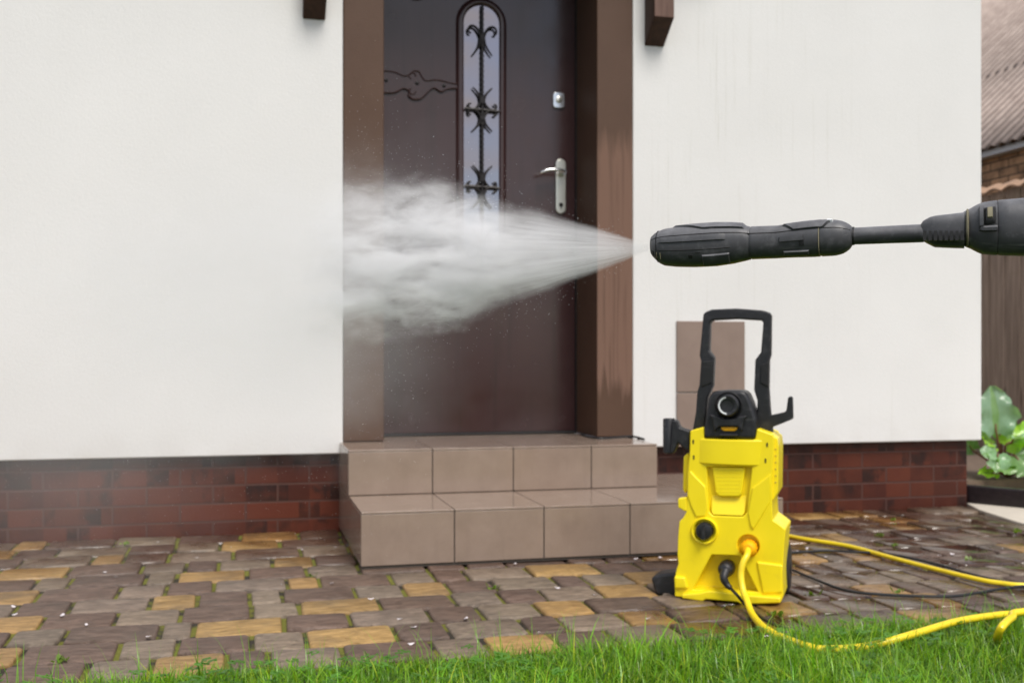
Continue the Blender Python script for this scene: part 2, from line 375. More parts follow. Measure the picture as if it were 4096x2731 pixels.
# ================================================================ house
house = empty('house', (0, 0, 0)); tag(house, 'white rendered house with a brown framed door above a dark brick plinth', 'house')
def hobj(name, bm, mat, parent=None, **kw):
    p = parent or house
    o = link(name, bm, mat, None, **kw)
    o.parent = p
    off = Vector((0, 0, 0)); q = p
    while q: off += Vector(q.location); q = q.parent
    for v in o.data.vertices: v.co -= off
    return o
PO = -.044
FL, FR = .366, 1.553            # outer edges of the brown surround
JL, JR = .524, 1.397            # opening
XE = 3.215
# white walls: two leaves and the piece over the opening, one mesh
bm = bmesh.new()
box(bm, -3.2, FL, PO, .30, .2987, 3.2); box(bm, FR, XE, PO, .30, .2987, 3.2); box(bm, FL, FR, PO, .30, 2.62, 3.2)
hobj('rendered_wall', bm, MT['stucco'], bevel=.006, seg=2)
bm = bmesh.new(); box(bm, XE - .34, XE - .002, .302, 5.0, .2987, 3.2); hobj('gable_wall', bm, MT['stucco'])
bm = bmesh.new(); box(bm, -3.2, XE - .043, 0, 5.0, -.1, .2985)
hobj('brick_plinth', bm, MT['brick'], bevel=.004)
bm = bmesh.new()
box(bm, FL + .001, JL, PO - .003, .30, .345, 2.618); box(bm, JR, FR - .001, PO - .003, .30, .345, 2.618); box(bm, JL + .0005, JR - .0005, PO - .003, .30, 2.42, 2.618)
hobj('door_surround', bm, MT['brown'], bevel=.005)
# canopy above the picture (shades the head of the door) carried by the two chamfered brackets
bm = bmesh.new()
z0 = 2.42
vs = [(-.02, -.19, z0), (1.92, -.19, z0), (1.92, PO - .001, z0 + .28), (-.02, PO - .001, z0 + .28)]
a = [bm.verts.new(v) for v in vs]; b = [bm.verts.new((x, y, z + .05)) for x, y, z in vs]
bm.faces.new(a); bm.faces.new(b[::-1])
for i in range(4): bm.faces.new((a[i], b[i], b[(i + 1) % 4], a[(i + 1) % 4]))
hobj('canopy', bm, MT['timber'])
for x0, zb in ((.212, 1.966), (1.603, 1.959)):
    bm = bmesh.new(); w = .086; p = .115
    prof = [(PO - .001, zb), (PO - p, zb + .088), (PO - p, 2.425), (PO - .001, 2.69)]
    A = [bm.verts.new((x0, y, z)) for y, z in prof]; B = [bm.verts.new((x0 + w, y, z)) for y, z in prof]
    bm.faces.new(A); bm.faces.new(B[::-1])
    for i in range(4):
        f = bm.faces.new((A[i], B[i], B[(i + 1) % 4], A[(i + 1) % 4]))
        if i == 1: f.material_index = 1
    hobj('bracket', bm, [MT['timber'], MT['endgrain']], bevel=.004)
# two spare tiles glued on the wall
for za, zb in ((.527, .8225), (.2995, .5225)):
    bm = bmesh.new(); box(bm, 1.744, 2.051, PO - .011, PO - .0005, za, zb); hobj('wall_tile', bm, MT['walltile'], bevel=.002)

# ---------------------------------------------------------------- the door
DY = .24
door = empty('door', (.974, DY, .345)); door.parent = house; door.location = (.974, DY, .345)
bpy.context.view_layer.update()
def dobj(name, bm, mat, **kw): return hobj(name, bm, mat, door, **kw)
def offs():
    pass
bm = bmesh.new()
box(bm, .50, 1.392, DY, DY + .055, .352, 2.40)
dleaf = dobj('door_leaf', bm, MT['door'], bevel=.003)
# raised moulding round the arched light
GX0, GX1, GB, GT = .898, 1.05, 1.06, 2.165
def arch(x0, x1, zb, zt, n=14):
    r = (x1 - x0) / 2; c = (x0 + x1) / 2
    P = [(x0, zb + r)] + [(c - r * cos(pi * k / n), zt - r + r * sin(pi * k / n)) for k in range(n + 1)]
    P += [(c + r * cos(pi * k / n), zb + r - r * sin(pi * k / n)) for k in range(1, n)]
    return P
bm = bmesh.new()
prof = [(0.0, DY - .002), (.006, DY - .016), (.018, DY - .018), (.030, DY - .006), (.036, DY + .002)]
rings = []
for e, y in prof: rings.append([(x, y, z) for x, z in arch(GX0 - e, GX1 + e, GB - e, GT + e)])
R_ = [[bm.verts.new(p) for p in r] for r in rings]; n = len(R_[0])
for a, b in zip(R_, R_[1:]):
    for i in range(n): bm.faces.new((a[i], a[(i + 1) % n], b[(i + 1) % n], b[i]))
dobj('window_moulding', bm, MT['door'], smooth=True, ang=60)
bm = bmesh.new(); prism(bm, arch(GX0 - .002, GX1 + .002, GB, GT), DY - .004, DY - .001); dobj('window_pane', bm, MT['glass'])
# wrought iron grille
bm = bmesh.new(); gx = (GX0 + GX1) / 2; GY = DY - .022
tube(bm, [(gx, GY, GB), (gx, GY, GT)], .0055, 8, smooth=False)
for zz in [GB + .05 + .022 * i for i in range(48)]:
    disc(bm, (gx, zz), .0068, GY - .0066, GY + .0066, 6)
def scroll(zc, up, big=1.0):
    for s in (-1, 1):
        # hooked head
        P = [(gx + s * .006, zc), (gx + s * .014, zc + up * .022 * big), (gx + s * .030, zc + up * .042 * big), (gx + s * .048, zc + up * .046 * big), (gx + s * .060, zc + up * .034 * big), (gx + s * .058, zc + up * .018 * big), (gx + s * .049, zc + up * .016 * big)]
        tube(bm, [(x, GY, z) for x, z in P], lambda t: .0062 - .002 * t, 8, 5)
        Q = [(gx + s * .005, zc + up * .004), (gx + s * .012, zc - up * .030 * big), (gx + s * .026, zc - up * .055 * big), (gx + s * .042, zc - up * .076 * big)]
        tube(bm, [(x, GY, z) for x, z in Q], lambda t: .0068 - .0035 * t, 8, 5)
    disc(bm, (gx, zc), .010, GY - .009, GY + .009, 10)
scroll(2.025, 1); scroll(1.755, -1, .75); scroll(1.685, 1, .75); scroll(1.425, -1, .75); scroll(1.36, 1, .75); scroll(1.14, -1)
for zz in (1.718, 1.392):
    tube(bm, [(GX0, GY, zz + .003), (gx, GY, zz), (GX1, GY, zz - .003)], .006, 8, smooth=False)
dobj('window_grille', bm, MT['iron'], smooth=True)
# pressed strap hinges
def strap(zc, ln):
    bm = bmesh.new()
    T = [(.530, .046), (.60, .044), (.640, .030), (.665, .036), (.682, .052), (.705, .052), (.716, .034), (.735, .016), (.78, .022), (.83, .014), (.885, .006)]
    Bt = [(.885, -.006), (.83, -.012), (.80, -.026), (.77, -.012), (.745, -.030), (.715, -.060), (.68, -.064), (.660, -.048), (.668, -.034), (.640, -.022), (.60, -.042), (.530, -.044)]
    P = [(x, zc + z) for x, z in T + Bt]
    prism(bm, P, DY - .0055, DY + .001)
    o = dobj('hinge_strap', bm, MT['door'], bevel=.003, seg=2)
    # rolled rim lines and rivets
    bm = bmesh.new()
    tube(bm, [(x, DY - .006, zc + z) for x, z in T], .0032, 6, 4); tube(bm, [(x, DY - .006, zc + z) for x, z in Bt], .0032, 6, 4)
    for s in (1, -1):
        tube(bm, [(.675 + .018 * cos(a) * (1 - a / 9), DY - .006, zc + s * (.030 + .018 * sin(a) * (1 - a / 9))) for a in [.5 * k for k in range(10)]], .003, 6, 2)
    hobj('rolled_rim', bm, MT['door'], o, smooth=True)
    for x, z in ((.568, .008), (.698, .004), (.812, .0)):
        bm = bmesh.new(); lathe_y(bm, (x, zc + z), [(.0085, DY - .005), (.0075, DY - .009), (.003, DY - .0115)], 12)
        hobj('rivet', bm, MT['iron'], o, smooth=True)
strap(1.815, 1); strap(2.235, 1)
# lock, handle plate and lever
def rrect(x0, x1, z0, z1, r, n=5):
    P = []
    for cx, cz, a0 in ((x1 - r, z0 + r, -pi / 2), (x1 - r, z1 - r, 0), (x0 + r, z1 - r, pi / 2), (x0 + r, z0 + r, pi)):
        P += [(cx + r * cos(a0 + pi / 2 * k / n), cz + r * sin(a0 + pi / 2 * k / n)) for k in range(n + 1)]
    return P
bm = bmesh.new(); prism(bm, rrect(1.290, 1.342, 1.748, 1.816, .012), DY - .010, DY + .001)
lk = dobj('lock_plate', bm, MT['chrome'], bevel=.003)
bm = bmesh.new(); lathe_y(bm, (1.316, 1.784), [(.015, DY - .0095), (.015, DY - .014), (.012, DY - .0155)], 20); box(bm, 1.3145, 1.3175, DY - .0165, DY - .0157, 1.775, 1.793, 1)
hobj('lock_cylinder', bm, [MT['alu'], MT['dark']], lk, smooth=True)
bm = bmesh.new(); prism(bm, rrect(1.301, 1.348, 1.292, 1.529, .022), DY - .011, DY + .001)
hp = dobj('handle_plate', bm, MT['alu'], bevel=.004)
bm = bmesh.new(); lathe_y(bm, (1.3245, 1.330), [(.009, DY - .0105), (.009, DY - .013)], 16); box(bm, 1.3225, 1.3265, DY - .0138, DY - .0131, 1.312, 1.338, 0)
hobj('keyhole', bm, MT['dark'], hp)
bm = bmesh.new()
lathe_y(bm, (1.326, 1.466), [(.014, DY - .0105), (.012, DY - .03), (.011, DY - .052)], 16)
tube(bm, [(1.330, DY - .05, 1.465), (1.300, DY - .054, 1.472), (1.265, DY - .055, 1.472), (1.232, DY - .052, 1.462), (1.222, DY - .046, 1.457)], lambda t: .0095 - .003 * t, 12, 6)
hobj('door_handle', bm, MT['chrome'], door, smooth=True, ang=50)
bm = bmesh.new(); box(bm, .526, 1.395, DY - .012, DY + .06, .3425, .352); dobj('threshold', bm, MT['lancedark'], bevel=.002)
bm = bmesh.new(); box(bm, 1.3925, 1.3968, DY - .006, DY + .06, .353, 2.41); dobj('door_seal', bm, MT['lancedark'])

# ================================================================ doorstep: two tiled steps
steps = empty('doorstep', (.95, -.4, 0)); tag(steps, 'two tan tiled steps leading up to the brown door', 'doorstep')
def step(name, x0, x1, y0, y1, z0, z1, tx, first, drip=0.):
    bm = bmesh.new(); th = .009; g = .0035; lo = .010 if z0 < .01 else .001
    box(bm, x0 + .004, x1 - .004, y0 + .004, y1, z0, z1 - .003, 1)
    xs = [x0]; x = x0 + first
    while x < x1 - .04: xs.append(x); x += tx
    xs.append(x1)
    n = 0
    for a, b in zip(xs, xs[1:]):
        ga = g / 2 if a != x0 else 0; gb = g / 2 if b != x1 else 0
        box(bm, a + ga, b - gb, y0, y0 + th, z0 + lo, z1 - .0068)                       # riser tile
        box(bm, a + ga, b - gb, y0 - .0005, y1 - .001, z1 - .0055, z1 + .001)                # tread tile
    for s in (x0, x1):                                                                       # side tiles
        a, b = (s - .001, s + th - .001) if s == x0 else (s - th + .001, s + .001)
        box(bm, a, b, y0 + th + .002, y1, z0 + lo, z1 - .0068)
    o = link(name, bm, [MT['tile'], MT['grout']], steps, bevel=.0016, seg=2)
    for v in o.data.vertices: v.co -= Vector(steps.location)
    return o
step('lower_step', .355, 1.82, -.825, -.001, .0, .1804, .30, .30)
step('upper_step', .3535, 1.515, -.411, -.0015, .1825, .3425, .30, .30)
bm = bmesh.new(); box(bm, .525, 1.396, .0005, .30, .2990, .3415); o = link('door_sill', bm, MT['tile'], steps)
for v in o.data.vertices: v.co -= Vector(steps.location)

# thin black cable across the landing and down beside the steps
bm = bmesh.new()
P = [at_z(2325, 1733, .347), at_z(2352, 1746, .347), at_z(2400, 1752, .347), at_z(2470, 1748, .347), at_z(2530, 1745, .347), at_z(2576, 1757, .347)]
P += [Vector((1.545, -.12, .335)), Vector((1.60, -.05, .25)), Vector((1.70, -.035, .12)), Vector((1.80, -.03, .19))]
tube(bm, P, .0045, 8, 6)
tag(link('door_cable', bm, MT['cable'], smooth=True), 'thin black cable lying across the top tiled step by the door', 'cable')

# ================================================================ pressure washer
AZ = R(33)
WO = at_z(2915, 2405, 0)
ex = Vector((cos(AZ), -sin(AZ), 0)); ey = Vector((sin(AZ), cos(AZ), 0))
washer = empty('pressure_washer', WO, -AZ)
tag(washer, 'yellow pressure washer with black handle and control dial standing on the paving', 'pressure washer')
def wloc(u, v, y):
    p = at_plane(u, v, WO + ey * y, ey) - WO
    return (p.dot(ex), p.z)
def A6(pts, y): return [wloc(2560 + x / 2.119, 1700 + z / 2.119, y) for x, z in pts]
def A5(pts, y): return [wloc(2500 + x / 3.36, 1500 + z / 3.36, y) for x, z in pts]
def A3(pts, y): return [wloc(2500 + x / 1.2063, 1200 + z / 1.2063, y) for x, z in pts]
MP = .000321
def wprism(name, pts, y0, y1, mat, parent=None, bevel=.006, seg=3, **kw):
    bm = bmesh.new(); prism(bm, pts, y0, y1)
    return link(name, bm, mat, parent or washer, bevel=bevel, seg=seg, **kw)
def bool_cut(o, bms):
    for b in bms:
        c = link('cutter', b, MT['dark']); c.parent = o.parent
        m = o.modifiers.new('cut', 'BOOLEAN'); m.operation = 'DIFFERENCE'; m.object = c; m.solver = 'EXACT'
        bpy.context.view_layer.update()
        dg = bpy.context.evaluated_depsgraph_get(); me = bpy.data.meshes.new_from_object(o.evaluated_get(dg))
        o.modifiers.clear(); o.data = me; bpy.data.objects.remove(c)
def finish(o, bevel, seg=3, ang=30):
    for p in o.data.polygons: p.use_smooth = True
    b = o.modifiers.new('bevel', 'BEVEL'); b.width = bevel; b.segments = seg; b.limit_method = 'ANGLE'; b.angle_limit = R(ang)
    w = o.modifiers.new('wn', 'WEIGHTED_NORMAL')

SHELL = [(425, 48), (540, 15), (545, 112), (975, 120), (990, 30), (1125, 78), (1140, 120), (1122, 420), (1118, 640), (1125, 800), (1190, 845), (1236, 882), (1222, 1000), (1210, 1250), (1215, 1440), (1196, 1498), (870, 1508), (830, 1490), (570, 1468), (540, 1484), (294, 1450), (292, 1300), (306, 1230), (324, 1170), (316, 1100), (320, 950), (332, 815), (365, 785), (390, 735), (398, 600), (398, 450), (420, 230)]
bm = bmesh.new(); prism(bm, A6(SHELL, 0), 0.0, .165)
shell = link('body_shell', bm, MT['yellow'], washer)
cut = []
# scoop: channel whose floor climbs back to the front at the bottom
b = bmesh.new(); P = A6([(566, 352), (948, 356), (905, 740), (872, 776), (618, 766), (586, 735)], 0)
zt = P[0][1]; zb = P[3][1]
prism(b, P, -.02, .020); cut.append(b)
# trapezoid bay for the mains plug
b = bmesh.new(); prism(b, A6([(606, 1098), (842, 1106), (880, 1180), (1000, 1412), (450, 1392), (520, 1260)], 0), -.02, .045); cut.append(b)
# seat of the hose connector and the knob
b = bmesh.new(); c = A6([(918, 1020)], 0)[0]; disc(b, c, 92 * MP, -.02, .022); cut.append(b)
b = bmesh.new(); c = A6([(548, 895)], 0)[0]; disc(b, c, 86 * MP, -.02, .020); cut.append(b)
bool_cut(shell, cut); finish(shell, .0055)
sp = A6([(600, 600), (896, 604), (884, 742), (866, 768), (622, 758), (604, 735)], 0); sz0, sz1 = sp[3][1], sp[0][1]
wprism('scoop_slope', sp, lambda x, z: .001 + .017 * max(0, (z - sz0) / (sz1 - sz0)), .022, MT['yellow'], bevel=.003)
# raised tongue with ribs inside the scoop
tg = wprism('ribbed_tongue', A6([(608, 356), (892, 360), (862, 585), (835, 606), (672, 604), (640, 575)], 0), .002, .03, MT['yellow'], bevel=.004)
bm = bmesh.new()
for i in range(6):
    z = 400 + i * 32; P = A6([(640, z), (860, z + 2), (860, z + 9), (640, z + 7)], 0); prism(bm, P, .0013, .006)
link('rib_lines', bm, MT['yellow'], tg, bevel=.001, seg=1)
# curved band under the console
bm = bmesh.new(); P0 = A6([(468, 112), (1080, 128)], 0); P1 = A6([(462, 322), (1048, 348)], 0); n = 12
rg = []
for k in range(n + 1):
    t = k / n; y = -.014 + .020 * abs(2 * t - 1) ** 2.6
    a = (P0[0][0] + (P0[1][0] - P0[0][0]) * t, P0[0][1] + (P0[1][1] - P0[0][1]) * t); b = (P1[0][0] + (P1[1][0] - P1[0][0]) * t, P1[0][1] + (P1[1][1] - P1[0][1]) * t)
    rg.append([(a[0], y, a[1]), (b[0], y, b[1]), (b[0], .02, b[1]), (a[0], .02, a[1])])
ring_loft(bm, rg); band = link('front_band', bm, MT['yellow'], washer, bevel=.004, seg=3, ang=50)
for x, z in ((1078, 165), (1064, 300), (452, 140), (456, 272)):
    bm = bmesh.new(); P = A6([(x - 6, z - 17), (x + 6, z - 17), (x + 6, z + 17), (x - 6, z + 17)], 0); prism(bm, P, -.0015 if x > 700 else -.001, .008)
    link('vent_slot', bm, MT['dark'], band)
# flank facets: the V shaped shoulders either side of the scoop
wprism('flank_panel', A6([(428, 382), (470, 430), (558, 520), (578, 700), (560, 770), (474, 776), (430, 680), (402, 590), (404, 440)], 0), lambda x, z: -.005 + .02 * max(0, abs(x) - .075), .01, MT['yellow'], bevel=.004)
wprism('flank_panel', A6([(1108, 405), (1060, 450), (952, 530), (915, 740), (935, 850), (962, 885), (1040, 760), (1112, 640)], 0), lambda x, z: -.005 + .02 * max(0, abs(x) - .075), .01, MT['yellow'], bevel=.004)
# upper side cheeks set back
wprism('side_cheek', A6([(372, 262), (420, 225), (432, 300), (425, 520), (385, 580), (366, 540)], .04), .03, .15, MT['yellow'], bevel=.006)
ck = wprism('side_cheek', A6([(1120, 78), (1168, 108), (1178, 180), (1172, 560), (1135, 632), (1112, 640), (1105, 300)], .02), .012, .15, MT['yellow'], bevel=.007)
bm = bmesh.new()
for i in range(6):
    z = 200 + i * 56; P = A6([(1142, z), (1158, z), (1158, z + 7), (1142, z + 7)], .012); prism(bm, P, .0105, .02)
link('cheek_notches', bm, MT['stripe'], ck)
wprism('hose_clip', A6([(326, 618), (400, 606), (404, 720), (384, 728), (352, 706), (326, 694)], .01), .0, .035, MT['yellow'], bevel=.006)
# lower skirt: wavy lip at the foot
bm = bmesh.new()
prism(bm, A6([(362, 1418), (505, 1408), (590, 1388), (650, 1392), (830, 1410), (900, 1424), (1195, 1446), (1200, 1496), (868, 1508), (832, 1488), (566, 1464), (540, 1482), (362, 1456)], 0), -.020, .02)
link('foot_lip', bm, MT['yellow'], washer, bevel=.007, seg=3)
wprism('corner_foot', A6([(292, 1275), (385, 1282), (412, 1380), (296, 1382)], 0), -.009, .03, MT['yellow'], bevel=.006)
wprism('skirt_panel', A6([(985, 1150), (1212, 1180), (1206, 1420), (1040, 1425)], 0), -.006, .03, MT['yellow'], bevel=.006)
# detergent knob
kn_c = A6([(548, 893)], 0)[0]
bm = bmesh.new(); lathe_y(bm, kn_c, [(86 * MP, .018), (88 * MP, .0), (96 * MP, -.008), (108 * MP, -.009), (116 * MP, -.002), (120 * MP, .006)], 40)
link('knob_collar', bm, MT['yellow'], washer, smooth=True, ang=70)
bm = bmesh.new(); lathe_y(bm, kn_c, [(74 * MP, .019), (74 * MP, -.010), (66 * MP, -.016), (30 * MP, -.019)], 32)
prism(bm, [(kn_c[0] - .006, kn_c[1] - .020), (kn_c[0] + .006, kn_c[1] - .020), (kn_c[0] + .0025, kn_c[1] + .019), (kn_c[0] - .0025, kn_c[1] + .019)], -.030, -.012)
link('knob', bm, MT['black'], washer, smooth=True, ang=40)
# hose connector
cc = A6([(920, 1045)], -.015)[0]
bm = bmesh.new(); lathe_y(bm, cc, [(66 * MP, .021), (66 * MP, -.010), (60 * MP, -.022), (40 * MP, -.030)], 28)
for k in range(14):
    a = 2 * pi * k / 14; box(bm, cc[0] + .0205 * cos(a) - .002, cc[0] + .0205 * cos(a) + .002, -.012, .012, cc[1] + .0205 * sin(a) - .002, cc[1] + .0205 * sin(a) + .002)
link('hose_connector', bm, MT['orange'], washer, smooth=True, ang=40)
# black foot at the left, wheels
wprism('wheel_guard', A6([(98, 1284), (180, 1252), (330, 1238), (340, 1440), (150, 1434), (122, 1376)], .07), .055, .135, MT['black'], bevel=.009)
for sx in (-1, 1):
    bm = bmesh.new(); cx = .134 if sx > 0 else -.120; wr = .071
    Rg = []
    for dx, q in ((-.016, .5), (-.016, .86), (-.012, 1), (.012, 1), (.016, .86), (.016, .5)):
        Rg.append([(cx + dx, .175 + wr * q * cos(a), wr + .001 + wr * q * sin(a)) for a in [2 * pi * k / 36 for k in range(36)]])
    ring_loft(bm, Rg); w_ = link('wheel', bm, MT['black'], washer, smooth=True, ang=40)
    bm = bmesh.new(); ring_loft(bm, [[(cx + sx * dx, .175 + q * cos(a), wr + .001 + q * sin(a)) for a in [2 * pi * k / 20 for k in range(20)]] for q, dx in ((.02, .015), (.016, .018), (.006, .019))]); link('hub_cap', bm, MT['lancedark'], w_, smooth=True)
wprism('motor_housing', A6([(440, 60), (1120, 90), (1150, 800), (1190, 900), (1180, 1440), (360, 1400), (370, 900), (420, 700)], .16), .160, .235, MT['black'], bevel=.02)
# control console
con = wprism('control_console', A5([(1056, 852), (1060, 690), (1096, 480), (1130, 290), (1165, 240), (1205, 216), (1330, 205), (1550, 208), (1600, 222), (1640, 258), (1690, 370), (1752, 560), (1765, 640), (1758, 862)], -.005), -.006, .10, MT['black'], bevel=.010)
wprism('console_ledge', A5([(1140, 520), (1270, 545), (1300, 580), (1490, 582), (1520, 548), (1648, 542), (1610, 600), (1580, 760), (1520, 690), (1270, 690), (1210, 760), (1180, 600)], -.006), -.020, .0, MT['black'], con, bevel=.005)
wprism('badge', A5([(1284, 692), (1520, 692), (1505, 735), (1470, 752), (1335, 750), (1302, 732)], -.006), -.012, .0, MT['orange'], con, bevel=.003)
bm = bmesh.new()
tube(bm, [(x, -.0085, z) for x, z in A5([(1262, 690), (1285, 640), (1320, 618), (1470, 620), (1500, 640), (1515, 675)], -.006)], .0016, 6, 4)
link('badge_outline', bm, MT['stripe'], con, smooth=True)
wprism('console_pull', A5([(1265, 785), (1520, 790), (1505, 820), (1280, 818)], -.006), -.016, .0, MT['black'], con, bevel=.003)
dk = A5([(1385, 405)], -.02)[0]; m5 = MP * 2.119 / 3.36
bm = bmesh.new(); lathe_y(bm, dk, [(182 * m5, .0), (186 * m5, -.010), (172 * m5, -.013), (160 * m5, -.006)], 40); link('dial_ring', bm, MT['lancedark'], con, smooth=True, ang=50)
bm = bmesh.new(); lathe_y(bm, dk, [(152 * m5, .0), (148 * m5, -.030), (128 * m5, -.036), (90 * m5, -.034), (84 * m5, -.030), (20 * m5, -.029)], 40); dial = link('dial', bm, MT['black'], con, smooth=True, ang=30)
bm = bmesh.new()
A_ = [R(100) + R(165) * k / 24 for k in range(25)]
for a0, a1 in zip(A_, A_[1:]):
    v = [bm.verts.new((dk[0] + r * m5 * cos(a), y, dk[1] + r * m5 * sin(a))) for r, a, y in ((102, a0, -.0352), (102, a1, -.0352), (120, a1, -.0362), (120, a0, -.0362))]
    bm.faces.new(v)
for f in bm.faces: pass
link('dial_scale', bm, MT['white'], dial)
# handle: U-shaped frame with waisted grips
HP = A3([(330, 625), (345, 540), (352, 440), (362, 410), (370, 292), (363, 268), (381, 72), (388, 60), (422, 46), (540, 41), (665, 50), (700, 60), (708, 76), (706, 262), (698, 292), (696, 428), (702, 520), (716, 645), (640, 645), (637, 575), (641, 482), (625, 432), (631, 288), (658, 252), (669, 112), (664, 99), (540, 92), (424, 99), (414, 112), (410, 244), (434, 275), (428, 412), (402, 470), (388, 622)], .07)
hd = wprism('carry_handle', HP, .055, .092, MT['black'], bevel=.007)
for pts in ([(372, 296), (430, 290), (422, 400), (368, 420)], [(655, 312), (694, 296), (692, 420), (652, 400)]):
    wprism('grip_inlay', A3(pts, .055), .0515, .06, MT['lancedark'], hd, bevel=.003)
hook = wprism('cable_hook', A5([(1950, 540), (2130, 500), (2168, 478), (2192, 300), (2212, 284), (2240, 288), (2252, 310), (2258, 585), (2225, 602), (1995, 694), (1950, 700)], .06), .055, .085, MT['black'], bevel=.006)
# gun holder at the left: open tube on a bracket
gc = A5([(580, 585), (580, 1060)], .03); gw = 86 * m5
bm = bmesh.new()
ring_loft(bm, [[(gc[0][0] + q * cos(a), .045 + q * sin(a), z) for a in [2 * pi * k / 24 for k in range(24)]] for q, z in ((gw * .6, gc[1][1]), (gw, gc[1][1] + .004), (gw, gc[0][1] - .003), (gw * .9, gc[0][1]), (gw * .75, gc[0][1]), (gw * .7, gc[0][1] - .05))])
gh = link('gun_holder', bm, MT['black'], washer, smooth=True, ang=40)
wprism('holder_bracket', A5([(640, 600), (700, 600), (740, 700), (880, 745), (880, 1010), (800, 985), (720, 915), (660, 1050), (610, 1055)], .03), .022, .06, MT['black'], gh, bevel=.006)

# ================================================================ lance
# the lance lies level, turned 22 degrees out of the picture plane
LA = R(22)
rv = Vector((CC, -CS, 0)); fv = Vector((CS, CC, 0))
LE = rv * cos(LA) - fv * sin(LA)                  # along the lance, nozzle -> gun
LN = Vector((-LE.y, LE.x, 0))                     # horizontal, across the lance
k0 = ray(2500 + 158 / 1.4737, 700 + 428 / 1.4737); LO = CAMP + k0 * 1.29
lance = empty('spray_lance', LO, math.atan2(LE.y, LE.x))
tag(lance, 'dark grey spray lance held level with water jetting from its nozzle', 'spray lance')
def L2(x, z):
    p = at_plane(2500 + x / 1.4737, 700 + z / 1.4737, LO, LN) - LO
    return p.dot(LE), p.z
def lprof(top, bot, xs):
    def itp(P, x):
        for a, b in zip(P, P[1:]):
            if a[0] <= x <= b[0]: return a[1] + (b[1] - a[1]) * (x - a[0]) / (b[0] - a[0])
        return P[0][1] if x < P[0][0] else P[-1][1]
    out = []
    for x in xs:
        s, zt = L2(x, itp(top, x)); _, zb = L2(x, itp(bot, x)); out.append((s, (zt + zb) / 2, (zt - zb) / 2))
    return out
def lring(s, zc, h, wf=1.0, seg=40, sq=2.35):
    P = []
    for k in range(seg):
        a = 2 * pi * k / seg; ca, sa = cos(a), sin(a)
        P.append((s, h * wf * math.copysign(abs(ca) ** (2 / sq), ca), zc + h * math.copysign(abs(sa) ** (2 / sq), sa)))
    return P
def lloft(prof, wf=1.0, sq=2.35):
    bm = bmesh.new(); ring_loft(bm, [lring(s, zc, h, wf, 40, sq) for s, zc, h in prof]); return bm
HT = [(155, 388), (160, 364), (180, 346), (200, 334), (230, 322), (260, 315), (400, 300), (540, 290), (640, 290), (700, 294), (735, 304), (760, 304), (900, 299), (1000, 284), (1080, 273), (1150, 267), (1240, 265), (1280, 271), (1320, 287), (1346, 312)]
HB = [(155, 452), (161, 476), (185, 502), (205, 520), (230, 534), (300, 541), (400, 543), (530, 538), (640, 522), (700, 508), (735, 499), (760, 496), (900, 491), (960, 487), (1080, 484), (1150, 481), (1240, 475), (1280, 466), (1320, 444), (1346, 406)]
xs = [155, 160, 168, 180, 195, 212, 235, 262, 300, 350, 400, 470, 540, 600, 640, 680, 705, 728, 737, 741, 746, 750, 762, 800, 850, 900, 950, 1000, 1050, 1100, 1140, 1148, 1152, 1156, 1164, 1200, 1240, 1265, 1285, 1305, 1325, 1346]
HPf = lprof(HT, HB, xs)
HPf = [(s, z, h * (.955 if x in (741, 746, 1152, 1156) else 1)) for (s, z, h), x in zip(HPf, xs)]
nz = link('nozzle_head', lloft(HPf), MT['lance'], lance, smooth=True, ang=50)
def hp_at(x):
    s = L2(x, 400)[0]
    for a, b in zip(HPf, HPf[1:]):
        if a[0] <= s <= b[0]:
            t = (s - a[0]) / (b[0] - a[0]); return s, a[1] + (b[1] - a[1]) * t, a[2] + (b[2] - a[2]) * t
    return HPf[-1]
def patch(bm, x0, x1, a0, a1, off, n=14, m=10, mi=0, x0b=None, x1b=None):
    """raised plate on the head between two angles (degrees, -90 bottom, 180 = side facing the camera)"""
    G = []
    for j in range(m + 1):
        tt = j / m; a = R(a0 + (a1 - a0) * tt); row = []
        xa = x0 + ((x0b if x0b is not None else x0) - x0) * tt; xb = x1 + ((x1b if x1b is not None else x1) - x1) * tt
        for i in range(n + 1):
            s, zc, h = hp_at(xa + (xb - xa) * i / n); e = off if 0 < i < n and 0 < j < m else -.0015
            ca, sa = cos(a), sin(a); q = 2 / 2.35
            row.append(bm.verts.new((s, (h + e) * math.copysign(abs(ca) ** q, ca), zc + (h + e) * math.copysign(abs(sa) ** q, sa))))
        G.append(row)
    for j in range(m):
        for i in range(n):
            f = bm.faces.new((G[j][i], G[j][i + 1], G[j + 1][i + 1], G[j + 1][i])); f.material_index = mi
# camera sees the -y side of the local frame (angle 180..360 means sin>0 top); local y points away from the camera
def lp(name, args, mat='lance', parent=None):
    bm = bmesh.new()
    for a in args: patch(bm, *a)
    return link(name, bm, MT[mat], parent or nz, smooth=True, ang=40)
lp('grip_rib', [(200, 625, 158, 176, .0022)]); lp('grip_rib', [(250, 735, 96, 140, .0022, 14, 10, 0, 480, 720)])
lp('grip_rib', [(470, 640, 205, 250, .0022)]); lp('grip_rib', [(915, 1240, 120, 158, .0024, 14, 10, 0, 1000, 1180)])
lp('grip_rib', [(915, 1070, 172, 186, .0024)]); lp('grip_rib', [(940, 1100, 218, 236, .0024)])
